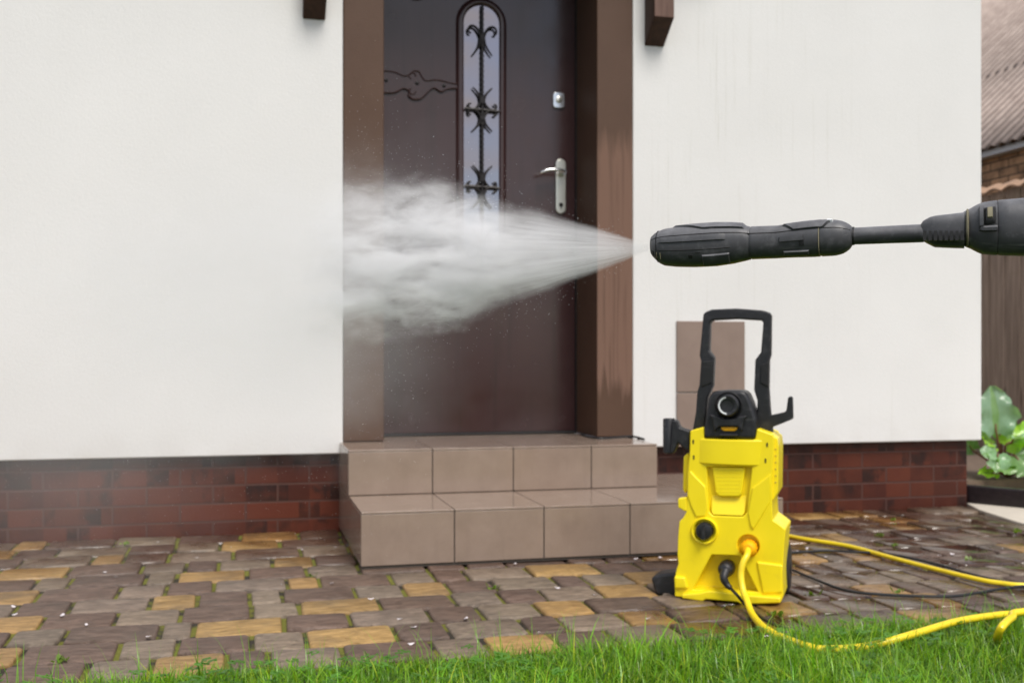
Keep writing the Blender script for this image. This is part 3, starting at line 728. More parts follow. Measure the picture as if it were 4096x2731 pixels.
# seam, slots and recesses
bm = bmesh.new()
def seam(x0, x1, ang, r, n=40):
    P = []
    for i in range(n + 1):
        s, zc, h = hp_at(x0 + (x1 - x0) * i / n); a = R(ang); q = 2 / 2.35
        P.append((s, (h - .0003) * math.copysign(abs(cos(a)) ** q, cos(a)), zc + (h - .0003) * math.copysign(abs(sin(a)) ** q, sin(a))))
    tube(bm, P, r, 6, smooth=False)
seam(170, 1330, 155, .0008); seam(210, 640, 192, .0007); seam(440, 470, 200, .0007)
link('shell_seams', bm, MT['lancedark'], nz, smooth=True)
lp('screw_recess', [(392, 425, 203, 220, .0004, 6, 6)], 'lancedark'); lp('screw_recess', [(1032, 1072, 180, 205, .0006, 6, 6)], 'lancedark')
lp('white_mark', [(1190, 1235, 118, 130, .0026, 6, 4)], 'white')
lp('pale_ring', [(1147, 1157, 95, 255, .0012, 3, 24)], 'paleline')
lp('tip_seam', [(200, 205, 95, 262, .0010, 3, 24)], 'lancedark'); lp('jet_selector_mark', [(206, 211, 196, 226, .0016, 3, 6), (228, 234, 196, 224, .0016, 3, 6)], 'paleline'); lp('jet_opening', [(166, 190, 196, 232, .0008, 6, 6)], 'lancedark')
# nozzle outlet
bm = bmesh.new(); s0, z0_, h0 = HPf[0]
ring_loft(bm, [lring(s, z0_, q, 1, 24, 2) for s, q in ((s0 + .002, h0 * .85), (s0 - .0004, h0 * .8), (s0 - .0006, h0 * .3), (s0 + .004, h0 * .2))]); link('nozzle_outlet', bm, MT['lancedark'], nz, smooth=True)
# tube
TT = [(1330, 312), (1740, 290)]; TB = [(1330, 411), (1740, 397)]
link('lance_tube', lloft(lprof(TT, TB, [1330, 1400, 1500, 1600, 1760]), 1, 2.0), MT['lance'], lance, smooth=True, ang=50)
bm = lloft(lprof([(1262, 318), (1300, 306), (1345, 306)], [(1262, 410), (1300, 418), (1345, 414)], [1262, 1300, 1340, 1352]), 1.0, 2.0); link('tube_collar', bm, MT['lancedark'], lance, smooth=True)
# coupling wedge
CT = [(1730, 318), (1752, 276), (1790, 252), (1825, 243), (2005, 222)]; CB = [(1730, 374), (1770, 398), (1825, 425), (1900, 429), (2022, 432)]
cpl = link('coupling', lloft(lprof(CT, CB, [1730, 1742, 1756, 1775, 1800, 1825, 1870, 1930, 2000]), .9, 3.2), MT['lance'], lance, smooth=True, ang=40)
bm = bmesh.new()
for i in range(8):
    x = 1770 + i * 31; s, _ = L2(x, 340); _, za = L2(x, 345); _, zb = L2(x, 400); _, zc_ = L2(x, 330); _, hh = L2(x, 425)
    box(bm, s - .0016, s + .0016, -.0275, -.02, zb, za)
link('grip_slots', bm, MT['lancedark'], cpl)
# gun body with its locking collar, running on out of the picture
GT_ = [(1985, 228), (2000, 215), (2040, 196), (2075, 176), (2110, 163), (2200, 150), (2352, 138), (2700, 122), (3200, 110)]
GB_ = [(1985, 404), (2000, 420), (2040, 436), (2075, 455), (2110, 468), (2200, 474), (2352, 478), (2700, 490), (3200, 520)]
xs2 = [1985, 1992, 2005, 2022, 2040, 2058, 2080, 2105, 2140, 2190, 2194, 2200, 2260, 2352, 2500, 2700, 2900, 3000]
gp = lprof(GT_, GB_, xs2); gp = [(s, z, h * (.965 if x == 2194 else 1)) for (s, z, h), x in zip(gp, xs2)]
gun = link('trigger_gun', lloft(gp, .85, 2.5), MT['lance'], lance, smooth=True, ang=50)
HPf_save = HPf; HPf = gp
def hp2(name, args, mat):
    bm = bmesh.new()
    for a in args: patch(bm, *a)
    return link(name, bm, MT[mat], gun, smooth=True, ang=40)
hp2('release_window', [(2115, 2180, 135, 178, .0005, 8, 8)], 'lancedark'); hp2('release_button', [(2128, 2165, 140, 170, .0022, 8, 8)], 'paleline')
hp2('window_frame', [(2082, 2112, 128, 186, .0024, 6, 10), (2085, 2190, 180, 190, .0024, 10, 4)], 'lance'); hp2('pale_ring', [(2008, 2026, 100, 260, .0012, 3, 24)], 'paleline')
HPf = HPf_save
# grip and trigger outside the frame
bm = bmesh.new()
s_, z_, h_ = gp[-2]
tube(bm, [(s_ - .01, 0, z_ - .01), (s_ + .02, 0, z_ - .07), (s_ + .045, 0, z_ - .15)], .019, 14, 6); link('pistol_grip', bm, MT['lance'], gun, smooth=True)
bm = bmesh.new(); tube(bm, [(s_ - .05, 0, z_ - .02), (s_ - .045, 0, z_ - .06), (s_ - .03, 0, z_ - .10)], .007, 10, 6); link('trigger', bm, MT['lancedark'], gun, smooth=True)

# ================================================================ hoses and cables
def lay(pts, z, k=1.7415): return [at_z(u * k, v * k, z) for u, v in pts]
con_w = WO + ex * cc[0] + Vector((0, 0, cc[1]))
P = [con_w - ey * .024, con_w - ey * .048 + Vector((0, 0, -.012))]
for (x, z), y in zip(((872, 1170), (856, 1270), (872, 1390), (905, 1480)), (-.062, -.070, -.085, -.11)):
    q = A6([(x, z)], y)[0]; P.append(WO + ex * q[0] + ey * y + Vector((0, 0, q[1])))
P += [at_z(1727 * 1.7415, 1408 * 1.7415, .012)] + lay([(1752, 1438)], .020) + lay([(1790, 1460), (1850, 1482), (1900, 1490), (2000, 1482)], .015) + lay([(2100, 1455), (2200, 1426), (2290, 1412), (2352, 1405)], .034)
P += [Vector((2.05, -1.90, .055)), Vector((2.25, -1.93, .05)), Vector((2.28, -2.03, .05)), Vector((2.1, -2.04, .06))]
P += lay([(2352, 1404), (2325, 1417), (2302, 1438)], .065) + lay([(2291, 1462)], .03) + [at_z(2288 * 1.7415, 1476 * 1.7415, -.02)]
HOSE_XY = [(q.x, q.y) for q in cr(P, 6) if q.y < -1.84 and q.z < .06]
bm = bmesh.new(); tube(bm, P, .0088, 12, 8)
tag(link('pressure_hose', bm, MT['hose'], smooth=True), 'yellow hose curving from the front of the washer through the grass', 'hose')
bm = bmesh.new()
wb_ = WO + ex * .10 + ey * .20
P = [wb_ + Vector((0, 0, .10)), wb_ + ey * .06 + Vector((0, 0, .05))] + lay([(1770, 1222), (1800, 1228), (1850, 1238), (1950, 1254), (2050, 1281), (2150, 1307), (2250, 1331), (2300, 1339), (2352, 1344)], .009) + [Vector((2.35, -1.60, .009)), Vector((2.8, -1.55, .009))]
tube(bm, P, .0075, 10, 8); sh = link('supply_hose', bm, MT['hose'], smooth=True)
tag(sh, 'straight yellow hose running over wet paving behind the washer', 'hose')
bm = bmesh.new(); tube(bm, [p + Vector((.0012, .0025, .0058)) for p in P], .0026, 6, 8); link('hose_stripe', bm, MT['stripe'], sh, smooth=True)
bm = bmesh.new()
P = lay([(1740, 1282), (1805, 1272), (1900, 1265), (1960, 1268), (2050, 1275), (2150, 1295), (2250, 1325), (2352, 1340)], .005) + [Vector((2.4, -1.55, .005)), Vector((2.6, -1.50, .005)), Vector((2.5, -1.60, .006))] + lay([(2352, 1348), (2250, 1360), (2180, 1371), (2050, 1367), (1950, 1358), (1880, 1335), (1812, 1305), (1770, 1290)], .005)
P = [Vector((p.x, p.y, .0048 + .003 * abs(sin(i * 1.3)))) for i, p in enumerate(P)]
tube(bm, P, .0043, 8, 8)
tag(link('extension_cable', bm, MT['cable'], smooth=True), 'black cable looping over the wet paving right of the washer', 'cable')
# mains lead with its plug
pc = A6([(735, 1212)], .02)[0]
lead = empty('power_lead', WO + ex * pc[0] + ey * .03 + Vector((0, 0, pc[1])), -AZ); tag(lead, 'black power lead with moulded plug in the front of the washer', 'power lead')
bm = bmesh.new()
for dz in (0,):
    lathe_y(bm, (0, 0), [(66 * MP, .014), (70 * MP, .0), (68 * MP, -.028), (58 * MP, -.040), (34 * MP, -.046)], 26)
pts = [A6([q], y)[0] for q, y in (((722, 1240), -.028), ((710, 1290), -.034), ((735, 1345), -.036), ((768, 1378), -.04))]
tube(bm, [(x - pc[0], y - .03, z - pc[1]) for (x, z), y in zip(pts, (-.02, -.034, -.037, -.042))], lambda t: .014 - .007 * t, 12, 6)
link('plug', bm, MT['black'], lead, smooth=True, ang=45)
bm = bmesh.new()
def w2l(p): p = p - WO; return Vector((p.dot(ex) - pc[0], p.dot(ey) - .03, p.z - pc[1]))
pts2 = [(pts[2][0] - pc[0], -.064, pts[2][1] - pc[1]), (pts[3][0] - pc[0], -.072, pts[3][1] - pc[1])]
q = A6([(825, 1440)], -.075)[0]; pts2.append((q[0] - pc[0], -.105, q[1] - pc[1]))
pts2 += [w2l(p) for p in lay([(1712, 1388), (1737, 1408), (1765, 1427), (1800, 1441)], .008) + lay([(1840, 1456)], .0)]
tube(bm, pts2, .0042, 8, 8); link('cord', bm, MT['cable'], lead, smooth=True)

# ================================================================ beyond the corner: fence, shed, bed, plant, slab
# concrete path at the corner of the house
bm = bmesh.new(); a = [(3.185, .02), (3.10, -.18), (3.02, -.52), (2.98, -1.1), (4.6, -1.1), (4.6, .30), (3.185, .30)]
for z in (0,):
    lo = [bm.verts.new((x, y, -.06)) for x, y in a]; hi = [bm.verts.new((x, y, .010)) for x, y in a]
    bm.faces.new(lo[::-1]); bm.faces.new(hi)
    for i in range(7): bm.faces.new((lo[i], lo[(i + 1) % 7], hi[(i + 1) % 7], hi[i]))
tag(link('path', bm, plain('pale_concrete', (.56, .51, .43), .85, var=.15, scale=12, bump=.2), bevel=.004), 'pale concrete path', 'path', kind='structure')
bed = empty('raised_bed', (3.9, .5, 0)); tag(bed, 'low raised plant bed with dark timber edging beyond the house corner', 'raised bed')
A0 = at_z(3880, 2010, .012); A1 = at_z(4096, 2030, .012); dv = (A1 - A0).normalized(); A0 = A0 - dv * .25; A1 = A1 + dv * 1.2; nv = Vector((-dv.y, dv.x, 0))
if nv.y < 0: nv = -nv
bm = bmesh.new()
def beam(bm, p, q, nrm, w, z0, z1, z2=None):
    Q = [p, q, q + nrm * w, p + nrm * w]; a = [bm.verts.new((v.x, v.y, z0)) for v in Q]; b = [bm.verts.new((v.x, v.y, z1)) for v in Q]
    bm.faces.new(a[::-1]); bm.faces.new(b)
    for i in range(4): bm.faces.new((a[i], a[(i + 1) % 4], b[(i + 1) % 4], b[i]))
beam(bm, A0, A1, nv, .05, .010, .090)
o = link('bed_edging', bm, mat_wood('dark_edging', (.010, .006, .007), (.022, .014, .016), 'x', .35), bed, bevel=.008, seg=3)
for v in o.data.vertices: v.co -= Vector(bed.location)
bm = bmesh.new(); box(bm, -.62, .70, -.20 + .02, 1.0, .0, .072); o = link('bed_soil', bm, plain('bed_earth', (.16, .115, .085), .95, var=.5, scale=30, bump=.6), bed)

# board fence
fence = empty('board_fence', (4.63, 1.6, 0)); tag(fence, 'tall weathered brown board fence behind the raised bed', 'fence')
for i in range(34):
    y = 5.2 - .142 * i
    if y < .45: break
    bm = bmesh.new(); d = rs.uniform(-.004, .004); box(bm, -.012 + d, .012 + d, y - .0615 - 1.6, y + .0615 - 1.6, .04, 1.715 + rs.uniform(-.01, .01))
    link('fence_board', bm, MT['fence'], fence, bevel=.003)
bm = bmesh.new()
for z in (.4, 1.3): box(bm, .018, .06, -1.2, 3.7, z, z + .08)
link('fence_rail', bm, MT['fence'], fence)
bm = bmesh.new(); NY = 200
G = []
for i in range(NY + 1):
    y = -1.2 + 4.9 * i / NY; wv = .022 * abs(sin(pi * (y + .05) / .16))
    G.append([bm.verts.new((x, y, z + wv)) for x, z in ((-.06, 1.712), (.0, 1.735), (.10, 1.775), (.10, 1.768), (-.06, 1.703))])
for a, b in zip(G, G[1:]):
    for j in range(5): bm.faces.new((a[j], a[(j + 1) % 5], b[(j + 1) % 5], b[j]))
link('capping_tiles', bm, plain('cap_tile', (.36, .23, .15), .8, var=.4, scale=9), fence, smooth=True)

# neighbouring shed with corrugated roof
shed = empty('shed', (7.3, 4.8, 0)); tag(shed, 'old brick shed with brown corrugated roof beyond the fence', 'shed')
def mat_oldbrick():
    t = NT('old_brick'); x, y, z = t.xyz()
    b = t.n('ShaderNodeTexBrick'); t.set(b, 'Vector', t.comb(y, z, 0.0)); t.set(b, 'Scale', 1.0)
    b.inputs['Brick Width'].default_value = .27; b.inputs['Row Height'].default_value = .085; b.inputs['Mortar Size'].default_value = .008
    b.inputs['Color1'].default_value = (.58, .33, .18, 1); b.inputs['Color2'].default_value = (.34, .19, .10, 1); b.inputs['Mortar'].default_value = (.10, .065, .04, 1)
    c = t.mix(t.mr(t.noise(5, 4), .45, .7, 0, .8), b.outputs['Color'], (.05, .03, .018)); t.base(c, .9); t.bump(b.outputs['Fac'], -.5, .02); return t.m
bm = bmesh.new(); prism(bm, [(.02, 0), (4.2, 0), (4.2, 6.2), (.02, 2.80)], -2.2, 5); link('shed_wall', bm, mat_oldbrick(), shed)
EY = 2.84
bm = bmesh.new(); box(bm, -.10, .018, -2.2, 5.2, EY - .16, EY - .10); link('gutter_board', bm, plain('grey_fascia', (.6, .6, .62), .6), shed)
bm = bmesh.new(); NW = 560; G = []
pit = R(42)
for i in range(NW + 1):
    y = -2.3 + 7.4 * i / NW; wv = .020 * cos(2 * pi * y / .155)
    row = []
    for j, s in enumerate((0, .9, 1.8, 1.801, 3.9, 6.2)):
        lift = -.0 if j > 2 else .0
        st = .03 if j >= 3 else 0
        row.append(bm.verts.new((-.16 + s * cos(pit) - wv * sin(pit) , y, EY - .10 + s * sin(pit) + wv * cos(pit) - (0 if j < 3 else -.0) + (0.028 if j in (0, 1, 2) else 0) * 0 - st * (-1))))
    G.append(row)
for a, b in zip(G, G[1:]):
    for j in range(5): bm.faces.new((a[j], a[j + 1], b[j + 1], b[j]))
def mat_roof():
    t = NT('weathered_shaded_roof'); n = t.noise(6, 5, .65); c = t.mix(t.mr(n, .3, .7), (.33, .26, .225), (.54, .44, .385)); x, y, z = t.xyz(); c = t.mix(t.mr(t.noise(14, 4), .62, .75, 0, .8), c, (.42, .36, .32)); c = t.mix(t.mr(t.M('COSINE', t.M('MULTIPLY', y, 2 * pi / .155)), -.05, -.6, 0, .85), c, (.05, .038, .032)); t.base(c, .85); return t.m  # dark stripes paint the shade of the corrugation valleys into the colour
rf = link('corrugated_roof', bm, mat_roof(), shed, smooth=True, ang=80)
so_ = rf.modifiers.new('thick', 'SOLIDIFY'); so_.thickness = .012

# rhubarb-like plant in the bed
def leaf_mesh(bm, base, direction, normal, L, W, cl, col, curl=.2, wav=.05, seed=0):
    r = random.Random(seed); d = direction.normalized(); nn = (normal - d * normal.dot(d)).normalized(); sdv = d.cross(nn)
    NU, NV = 16, 12; G = []
    for i in range(NU + 1):
        t = i / NU; hw = W * (sin(pi * min(1, (t * .92 + .06))) ** .62) * (1.1 - .35 * t); row = []
        for j in range(NV + 1):
            s = 2 * j / NV - 1
            edge = 1 + .17 * sin(15 * t + 2 * s + seed) * abs(s) + .07 * sin(37 * t + seed) * abs(s)
            off = nn * (curl * L * (-(t - .35) ** 2) + abs(s) * hw * .28 + wav * L * sin(14 * t + seed) * abs(s) ** 2 + .012 * L * cos(9 * (t - .5 * abs(s)) * 2))
            row.append(bm.verts.new(base + d * (L * t - .10 * L * abs(s) ** 2 * (1 - t)) + sdv * (s * hw * edge) + off))
        G.append(row)
    for i in range(NU):
        for j in range(NV):
            f = bm.faces.new((G[i][j], G[i + 1][j], G[i + 1][j + 1], G[i][j + 1])); f.smooth = True
            q = col if not (j in (NV // 2 - 1, NV // 2)) else [min(1, c * 1.35) for c in col]
            for l in f.loops: l[cl] = (*q[:3], 1)
plant = empty('leafy_plant', (3.72, .42, .07)); tag(plant, 'large leaved green plant with reddish stalks growing in the bed by the fence', 'plant')
PL0 = Vector((3.72, .42, .07))
ML = mat_leaf('big_leaf', (.18, .33, .12), (.27, .43, .20), rough=.2)
MS = plain('red_stalk', (.20, .075, .045), .5, var=.3)
LV = [ # base (world), direction, normal, length, half-width, tint
 ((3.615, .37, .295), (-.05, .05, 1), (-.25, -1, .25), .235, .112, (1.15, 1.05, 1.75)),
 ((3.62, .40, .23), (-.75, -.15, .5), (-.2, -.6, .8), .13, .065, (1.5, 1.5, .5)),
 ((3.66, .36, .235), (.8, -.2, .45), (-.1, -.6, .8), .19, .085, (1.6, 1.65, .4)),
 ((3.60, .33, .19), (-.9, -.3, .15), (-.1, -.7, .7), .13, .062, (1.5, 1.35, 2.0)),
 ((3.57, .30, .20), (-.4, -.4, -.6), (-.3, -.9, .3), .11, .060, (1.3, 1.25, 1.7)),
 ((3.66, .30, .19), (.3, -.5, -.5), (-.2, -.8, .5), .15, .085, (.75, .8, .7)),
 ((3.70, .30, .16), (.6, -.4, -.35), (-.2, -.8, .5), .15, .080, (.6, .7, .6)),
 ((3.62, .32, .15), (-.5, -.7, -.2), (0, -.6, .8), .13, .060, (.9, .95, .8)),
 ((3.58, .34, .10), (-.9, -.3, .1), (0, -.6, .8), .12, .040, (1.6, 1.7, .35)),
 ((3.72, .27, .10), (.7, -.5, .0), (0, -.5, .9), .12, .050, (1.5, 1.35, 1.9)),
 ((3.74, .34, .26), (.7, -.3, .3), (-.1, -.6, .8), .16, .075, (1.5, 1.6, .4)),
 ((3.70, .45, .27), (.2, .3, .9), (-.4, -.9, .3), .16, .080, (.8, .9, .6)),
 ((3.58, .50, .20), (-.5, .2, .7), (.2, -.9, .3), .16, .075, (.7, .8, .6)),
 ((3.68, .33, .27), (.1, -.8, .1), (0, -.5, .9), .10, .055, (1.6, 1.45, 2.1)),
 ((3.80, .33, .12), (.6, -.6, .2), (0, -.6, .8), .16, .070, (1.0, 1.1, .8))]
for i, (b, d, nrm, L, W, tint) in enumerate(LV):
    bm = bmesh.new(); cl_ = bm.loops.layers.float_color.new('Col'); bb = Vector(b)
    leaf_mesh(bm, bb, Vector(d), Vector(nrm), L, W, cl_, tint, .25, .10, i * 1.7)
    o = link('leaf', bm, ML, plant)
    for v in o.data.vertices: v.co -= PL0
    bm = bmesh.new(); tube(bm, [(0, 0, 0), (bb - PL0) * .5 + Vector((.0, .01, .01)), bb - PL0, bb - PL0 + Vector(d).normalized() * L * .2], lambda t: .007 - .004 * t, 8, 4); link('stalk', bm, MS, plant, smooth=True)

# ================================================================ grass
def grass():
    rg = random.Random(5); verts = []; faces = []; cols = []
    def blade(x, y, h, lean, az, w, c):
        i0 = len(verts); dx, dy = cos(az), sin(az); px, py = -dy, dx
        z0 = -.012
        for k, t in enumerate((0, .4, .75, 1.0)):
            r = lean * h * t * t; ww = w * (1 - t * .95) * (.7 + .6 * t if t < .5 else 1)
            zz = z0 + h * (t - .35 * lean * t * t)
            if k < 3:
                verts.append((x + dx * r - px * ww, y + dy * r - py * ww, zz)); verts.append((x + dx * r + px * ww, y + dy * r + py * ww, zz))
            else: verts.append((x + dx * r, y + dy * r, zz))
        for a in (0, 2): faces.append((i0 + a, i0 + a + 1, i0 + a + 3, i0 + a + 2)); cols.append(c)
        faces.append((i0 + 4, i0 + 5, i0 + 6)); cols.append(c)
    def clump(x, y): return mnoise.noise(Vector((x * 3.1, y * 3.1, .3)))
    def edge(x): return -1.872 + .035 * mnoise.noise(Vector((x * 5, 1.7, 0))) + .02 * mnoise.noise(Vector((x * 17, 4.7, 0)))
    for _ in range(44000):
        x = rg.uniform(-.75, 2.45); y = -1.85 - rg.random() ** .9 * .75
        if y > edge(x): continue
        cn = clump(x, y); front = max(0, min(1, (edge(x) - y) / .12))
        h = rg.uniform(.026, .070) * (1 + .5 * cn) * (.75 + .35 * front) * (.78 + .5 * max(0, min(1, (x - .2) / .9)))
        if rg.random() < .05: h *= 1.6
        dh = min((x - hx) ** 2 + (y + .012 - hy) ** 2 for hx, hy in HOSE_XY[::2]) ** .5
        if dh < .035 and rg.random() < .80: h *= .35 + .65 * max(0, dh - .014) / .021 if dh > .014 else .3
        g = rg.uniform(.5, 1.35) * (1 + .35 * cn); c = (g * rg.uniform(.8, 1.35), g, g * rg.uniform(.5, 1.3), 1)
        if rg.random() < .035: c = (2.4, 1.35, 1.6, 1)
        elif rg.random() < .25: c = (g * .45, g * .5, g * .5, 1)
        blade(x, y, h, rg.uniform(.15, 1.25), rg.uniform(0, 2 * pi), rg.uniform(.0011, .0029), c)
    for _ in range(26000):
        x = rg.uniform(-4, 5); y = rg.uniform(-4.6, -1.9)
        if -.75 < x < 2.45 and y > -2.55: continue
        blade(x, y, rg.uniform(.03, .06), rg.uniform(.2, 1.2), rg.uniform(0, 2 * pi), rg.uniform(.0018, .003), (rg.uniform(.6, 1.1),) * 3 + (1,))
    # long stray stalks leaning over the stones
    for _ in range(170):
        x = rg.uniform(-.6, 2.0); blade(x, edge(x) - .01 + rg.uniform(-.03, .012), rg.uniform(.07, .13), rg.uniform(.1, .7), rg.uniform(0, 2 * pi), .0013, (.9, 1.05, .7, 1))
    me = bpy.data.meshes.new('grass'); me.from_pydata(verts, [], faces)
    ca = me.color_attributes.new('Col', 'FLOAT_COLOR', 'CORNER'); buf = []
    for f, c in zip(faces, cols): buf += list(c) * len(f)
    ca.data.foreach_set('color', buf)
    for p in me.polygons: p.use_smooth = True
    me.materials.append(mat_leaf('grass_blade', (.16, .35, .022), (.25, .48, .035), rough=.30))
    o = bpy.data.objects.new('grass', me); scene.collection.objects.link(o)
    tag(o, 'short bright green grass along the edge of the paving', 'grass', kind='stuff')
grass()
def clover():
    rg = random.Random(9); bm = bmesh.new(); cl_ = bm.loops.layers.float_color.new('Col')
    for _ in range(520):
        x = rg.uniform(-.6, 2.2); y = -1.885 - rg.random() * .5
        if mnoise.noise(Vector((x * 2.2, y * 2.2, 7))) < -.05: continue
        z = rg.uniform(.015, .04); c = rg.uniform(.8, 1.35); col = (c, c * 1.02, c * .8, 1); a0 = rg.uniform(0, 6.28); tilt = rg.uniform(-.4, .4)
        for k in range(3):
            a = a0 + k * 2.09; r = rg.uniform(.006, .011); cx, cy = x + cos(a) * r * 1.1, y + sin(a) * r * 1.1
            f = bm.faces.new([bm.verts.new((cx + r * cos(q) , cy + r * sin(q) * .85, z + tilt * r * cos(q) + .002 * sin(3 * q))) for q in [a + 2 * pi * m / 7 for m in range(7)]])
            for l in f.loops: l[cl_] = col
    o = link('clover', bm, mat_leaf('clover_leaf', (.075, .19, .03), (.12, .27, .05)))
    tag(o, 'broad clover leaves growing among the grass blades', 'clover', kind='stuff')
clover()

# ================================================================ petals and weeds on the stones
MPt = plain('petal', (.80, .74, .76), .6, var=.06)
pet = None
PT = [(0, q) for q in ((270, 138), (1565, 175), (1955, 328), (1038, 478), (1155, 520), (135, 815), (150, 895), (860, 995), (40, 90), (620, 905), (1480, 1120))]
PT += [(900, q) for q in ((1065, 585), (1450, 742), (1740, 943), (1875, 1025), (765, 250), (1100, 222), (1850, 1190))] + [(1800, q) for q in ((645, 390), (1065, 632), (1970, 937), (885, 1072), (2090, 330), (1440, 700), (1850, 340), (160, 935))]
PW = [at_z(u0 + x / 2.485, 2100 + z / 2.485, .0) for u0, (x, z) in PT] + [at_z(3100 + x / 2.361, 2000 + z / 2.361, 0) for x, z in ((285, 525), (315, 580), (480, 540), (300, 460), (205, 485), (1550, 530), (1670, 515), (1910, 440), (2025, 450), (2140, 460), (790, 945), (2250, 900))]
rp = random.Random(2)
for i, p in enumerate(PW):
    if pet is None:
        bm = bmesh.new(); n = 9
        c = bm.verts.new((0, 0, .001)); rim = [bm.verts.new((.0075 * cos(2 * pi * k / n) * (1.15 if k < 5 else .9), .006 * sin(2 * pi * k / n), .0025 + .0012 * cos(4 * pi * k / n))) for k in range(n)]
        for k in range(n): bm.faces.new((c, rim[k], rim[(k + 1) % n]))
        pet = link('petal', bm, MPt, smooth=True); o = pet; s_m = o.modifiers.new('thick', 'SOLIDIFY'); s_m.thickness = .0006
        tag(o, 'tiny white petal fallen flat on the paving stones', 'petal', 'white petals fallen on the paving')
    else:
        o = pet.copy(); scene.collection.objects.link(o)
    o.location = (p.x, p.y, .002); o.rotation_euler = (rp.uniform(-.3, .3), rp.uniform(-.3, .3), rp.uniform(0, 6.28)); sc_ = rp.uniform(.55, 1.1); o.scale = (sc_, sc_, sc_)
MW = mat_leaf('weed_leaf', (.13, .21, .035), (.19, .28, .05))
WD = [('small green weed in a joint in front of the middle of the tiled steps', 1800 + 430 / 2.485, 2100 + 625 / 2.485, 1.0), ('pale weed at the foot of the brick plinth, left of the steps', 1235 / 2.485, 2100 + 195 / 2.485, .9),
      ('lone sprouting weed near the bottom left edge of the paving', 610 / 2.485, 2100 + 1345 / 2.485, 1.0), ('bushy weed on a joint just right of the washer', 3100 + 355 / 2.361, 2000 + 895 / 2.361, 1.15),
      ('weed under the straight yellow hose near the brick plinth', 3100 + 990 / 2.361, 2000 + 330 / 2.361, .9), ('weed beside the brick plinth between washer and house corner', 3100 + 1110 / 2.361, 2000 + 185 / 2.361, .8),
      ('low weed touching the lower black cable on the wet paving', 3100 + 1160 / 2.361, 2000 + 860 / 2.361, .9), ('weed on the wet paving above the far end of the yellow hose', 3100 + 1830 / 2.361, 2000 + 565 / 2.361, .9),
      ('weed at the far right edge of the wet paving', 3100 + 2290 / 2.361, 2000 + 300 / 2.361, 1.2), ('weed close to the left corner of the bottom tiled step', 900 + 860 / 2.485, 2100 + 500 / 2.485, .8),
      ('straggling weed in front of the washer beside the grass', 2600 + 800 / 1.5722, 1950 + 800 / 1.5722, 1.2), ('weed in the joint below the hose middle, by the upper cable', 3100 + 1130 / 2.361, 2000 + 430 / 2.361, .9)]
weeds = []
for v in range(3):
    bm = bmesh.new(); cl_ = bm.loops.layers.float_color.new('Col'); rw = random.Random(20 + v)
    for k in range(11):
        a = rw.uniform(0, 6.28); L = rw.uniform(.010, .024); e = rw.uniform(.2, 1.2); d = Vector((cos(a) * cos(e), sin(a) * cos(e), sin(e))); s_ = Vector((-sin(a), cos(a), 0)); b = Vector((rw.uniform(-.012, .012), rw.uniform(-.012, .012), 0))
        w = L * .28
        f = bm.faces.new([bm.verts.new(q) for q in (b, b + d * L * .5 - s_ * w, b + d * L * .85 - s_ * w * .7, b + d * L, b + d * L * .85 + s_ * w * .7, b + d * L * .5 + s_ * w)])
        c = rw.uniform(.7, 1.2)
        for l in f.loops: l[cl_] = (c, c, c * .8, 1)
    me = bpy.data.meshes.new('weed'); bm.to_mesh(me); bm.free(); me.materials.append(MW); weeds.append(me)
for i, (lb, u, v, s) in enumerate(WD):
    o = bpy.data.objects.new('weed', weeds[i % 3]); scene.collection.objects.link(o); p = at_z(u, v, 0); o.location = (p.x, p.y, -.004); o.rotation_euler = (0, 0, i * 1.1); o.scale = (s, s, s)
    tag(o, lb, 'weed', 'weeds in the paving joints')

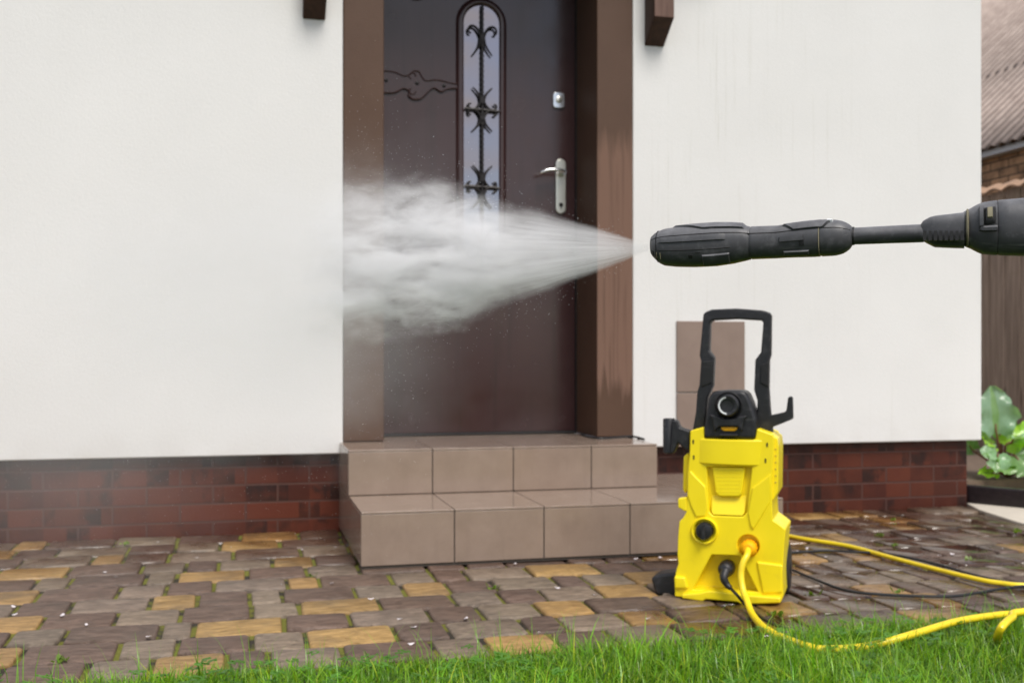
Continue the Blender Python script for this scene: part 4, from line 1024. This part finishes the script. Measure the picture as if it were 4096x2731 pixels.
# ================================================================ water spray
def spray():
    t = NT('spray_volume'); t.t.nodes.remove(t.b)
    P = t.tc(); x, y, z = t.xyz(P)
    # half height of the jet along its axis
    w = t.M('SUBTRACT', t.M('ADD', .004, t.M('MULTIPLY', x, .37)), t.M('MULTIPLY', t.M('MULTIPLY', x, x), .28)); w = t.M('MAXIMUM', w, .004)
    qz = t.M('DIVIDE', z, w); qy = t.M('DIVIDE', y, t.M('MULTIPLY', w, .5))
    rho = t.M('SQRT', t.M('ADD', t.M('MULTIPLY', qz, qz), t.M('MULTIPLY', qy, qy)))
    amp = t.mr(x, .08, .45, .08, .95)
    n1 = t.noise(13, 6, .68, t.map((.75, 1, 1))); n2 = t.noise(38, 5, .66, t.map((.42, 1, 1.1)), dist=.5)
    rho = t.M('ADD', rho, t.M('MULTIPLY', t.M('SUBTRACT', n1, .5), t.M('MULTIPLY', amp, 2.0)))
    soft = t.mr(x, .10, .5, .22, 1.0)
    shape = t.mr(rho, t.M('SUBTRACT', 1.0, soft), t.M('ADD', 1.02, t.M('MULTIPLY', soft, .35)), 1, 0, True)
    # threads near the nozzle, billows further on
    thr = t.noise(1, 5, .72, t.comb(t.M('MULTIPLY', x, 7.0), t.M('MULTIPLY', qz, 9.0), t.M('MULTIPLY', qy, 3.0)), dist=.35)
    thr = t.mr(thr, .36, .66, .12, 2.1); bil = t.mr(n2, .41, .61, .05, 2.3)
    mx = t.mr(x, .10, .27); tex = t.M('ADD', t.M('MULTIPLY', thr, t.M('SUBTRACT', 1.0, mx)), t.M('MULTIPLY', bil, mx))
    K = t.M('MULTIPLY', t.M('ADD', t.mr(x, .10, .22, 36, 36), t.mr(x, .0, .09, 45, 0)), t.mr(x, .29, .49, 1.0, .03))
    core = t.M('MULTIPLY', t.M('MULTIPLY', t.M('MULTIPLY', shape, tex), K), t.mr(qz, -1.0, .6, 1.4, .85))
    # drifting mist below and around
    mz = t.M('DIVIDE', t.M('ADD', z, .05), .22); my = t.M('DIVIDE', y, .12); mr_ = t.M('SQRT', t.M('ADD', t.M('MULTIPLY', mz, mz), t.M('MULTIPLY', my, my)))
    mr_ = t.M('ADD', mr_, t.M('MULTIPLY', t.M('SUBTRACT', n1, .5), 1.1))
    mist = t.M('MULTIPLY', t.M('MULTIPLY', t.mr(mr_, .2, 1.15, 1, 0, True), t.mr(x, .22, .50, 0, 1, True)), t.M('MULTIPLY', t.mr(x, .55, .95, 1, 0), 3.0))
    dens = t.M('ADD', core, mist)
    v = t.n('ShaderNodeVolumePrincipled'); v.inputs['Color'].default_value = (.985, .985, .995, 1); t.set(v, 'Density', dens); v.inputs['Anisotropy'].default_value = -0.45
    t.t.links.new(v.outputs[0], t.out.inputs['Volume'])
    t.m.cycles.volume_step_rate = .12
    bm = bmesh.new(); rings = []
    for xx, hz, hy in ((.0, .010, .006), (.15, .10, .055), (.33, .27, .11), (.6, .34, .14), (1.25, .34, .14)):
        rings.append([(xx, sy * hy, sz * hz - (.03 if xx > .3 else 0)) for sy, sz in ((-1, -1), (1, -1), (1, 1), (-1, 1))])
    ring_loft(bm, rings)
    o = link('water_spray', bm, t.m)
    o.location = LO - LE * .004; o.rotation_euler = (0, 0, math.atan2(-LE.y, -LE.x))
    tag(o, 'white fan of pressurised water spray drifting left from the lance', 'water spray', kind='stuff')
    # loose droplets
    rg = random.Random(4); vs = []; fs = []
    for _ in range(14000):
        xx = rg.random() ** .8 * 1.0 + .03; wv = .004 + .33 * xx - .24 * xx * xx; wv = max(wv, .01)
        g = rg.gauss(0, .75) if xx < .3 else rg.gauss(0, 1.0)
        zz = g * wv - (.04 * xx if rg.random() < .4 else 0) - (rg.random() ** 2 * .25 if (xx > .3 and rg.random() < .25) else 0)
        yy = rg.gauss(0, .4) * wv; r = rg.uniform(.00012, .00034) * (1 if rg.random() < .95 else 1.7)
        i0 = len(vs)
        for d in ((1, 0, 0), (-1, 0, 0), (0, 1, 0), (0, -1, 0), (0, 0, 1), (0, 0, -1)): vs.append((xx + d[0] * r * 1.5, yy + d[1] * r, zz + d[2] * r))
        for f in ((0, 2, 4), (2, 1, 4), (1, 3, 4), (3, 0, 4), (2, 0, 5), (1, 2, 5), (3, 1, 5), (0, 3, 5)): fs.append(tuple(i0 + q for q in f))
    me = bpy.data.meshes.new('water_droplets'); me.from_pydata(vs, [], fs)
    for p in me.polygons: p.use_smooth = True
    me.materials.append(plain('droplet', (.80, .82, .85), .2))
    d = bpy.data.objects.new('water_droplets', me); scene.collection.objects.link(d); d.location = o.location; d.rotation_euler = o.rotation_euler
    tag(d, 'fine loose droplets flying off the water spray', 'droplets', kind='stuff')
    # thin mist hanging low over the left of the paving
    t = NT('mist_volume'); t.t.nodes.remove(t.b); P = t.tc('Object'); x, y, z = t.xyz(P)
    r = t.M('SQRT', t.M('ADD', t.M('ADD', t.M('MULTIPLY', x, x), t.M('MULTIPLY', y, y)), t.M('MULTIPLY', z, z)))
    n = t.noise(2.2, 4, .55); r = t.M('ADD', r, t.M('MULTIPLY', t.M('SUBTRACT', n, .5), .9))
    v = t.n('ShaderNodeVolumePrincipled'); v.inputs['Color'].default_value = (.985, .985, .99, 1); t.set(v, 'Density', t.mr(r, .0, 1.0, .21, 0, True)); t.t.links.new(v.outputs[0], t.out.inputs['Volume']); t.m.cycles.volume_step_rate = .5
    bm = bmesh.new(); bmesh.ops.create_icosphere(bm, subdivisions=3, radius=1.0)
    m = link('drifting_mist', bm, t.m); m.location = (-.45, -1.55, .48); m.scale = (.62, .95, .42)
    tag(m, 'faint mist hanging over the paving at the left', 'mist', kind='stuff')
spray()
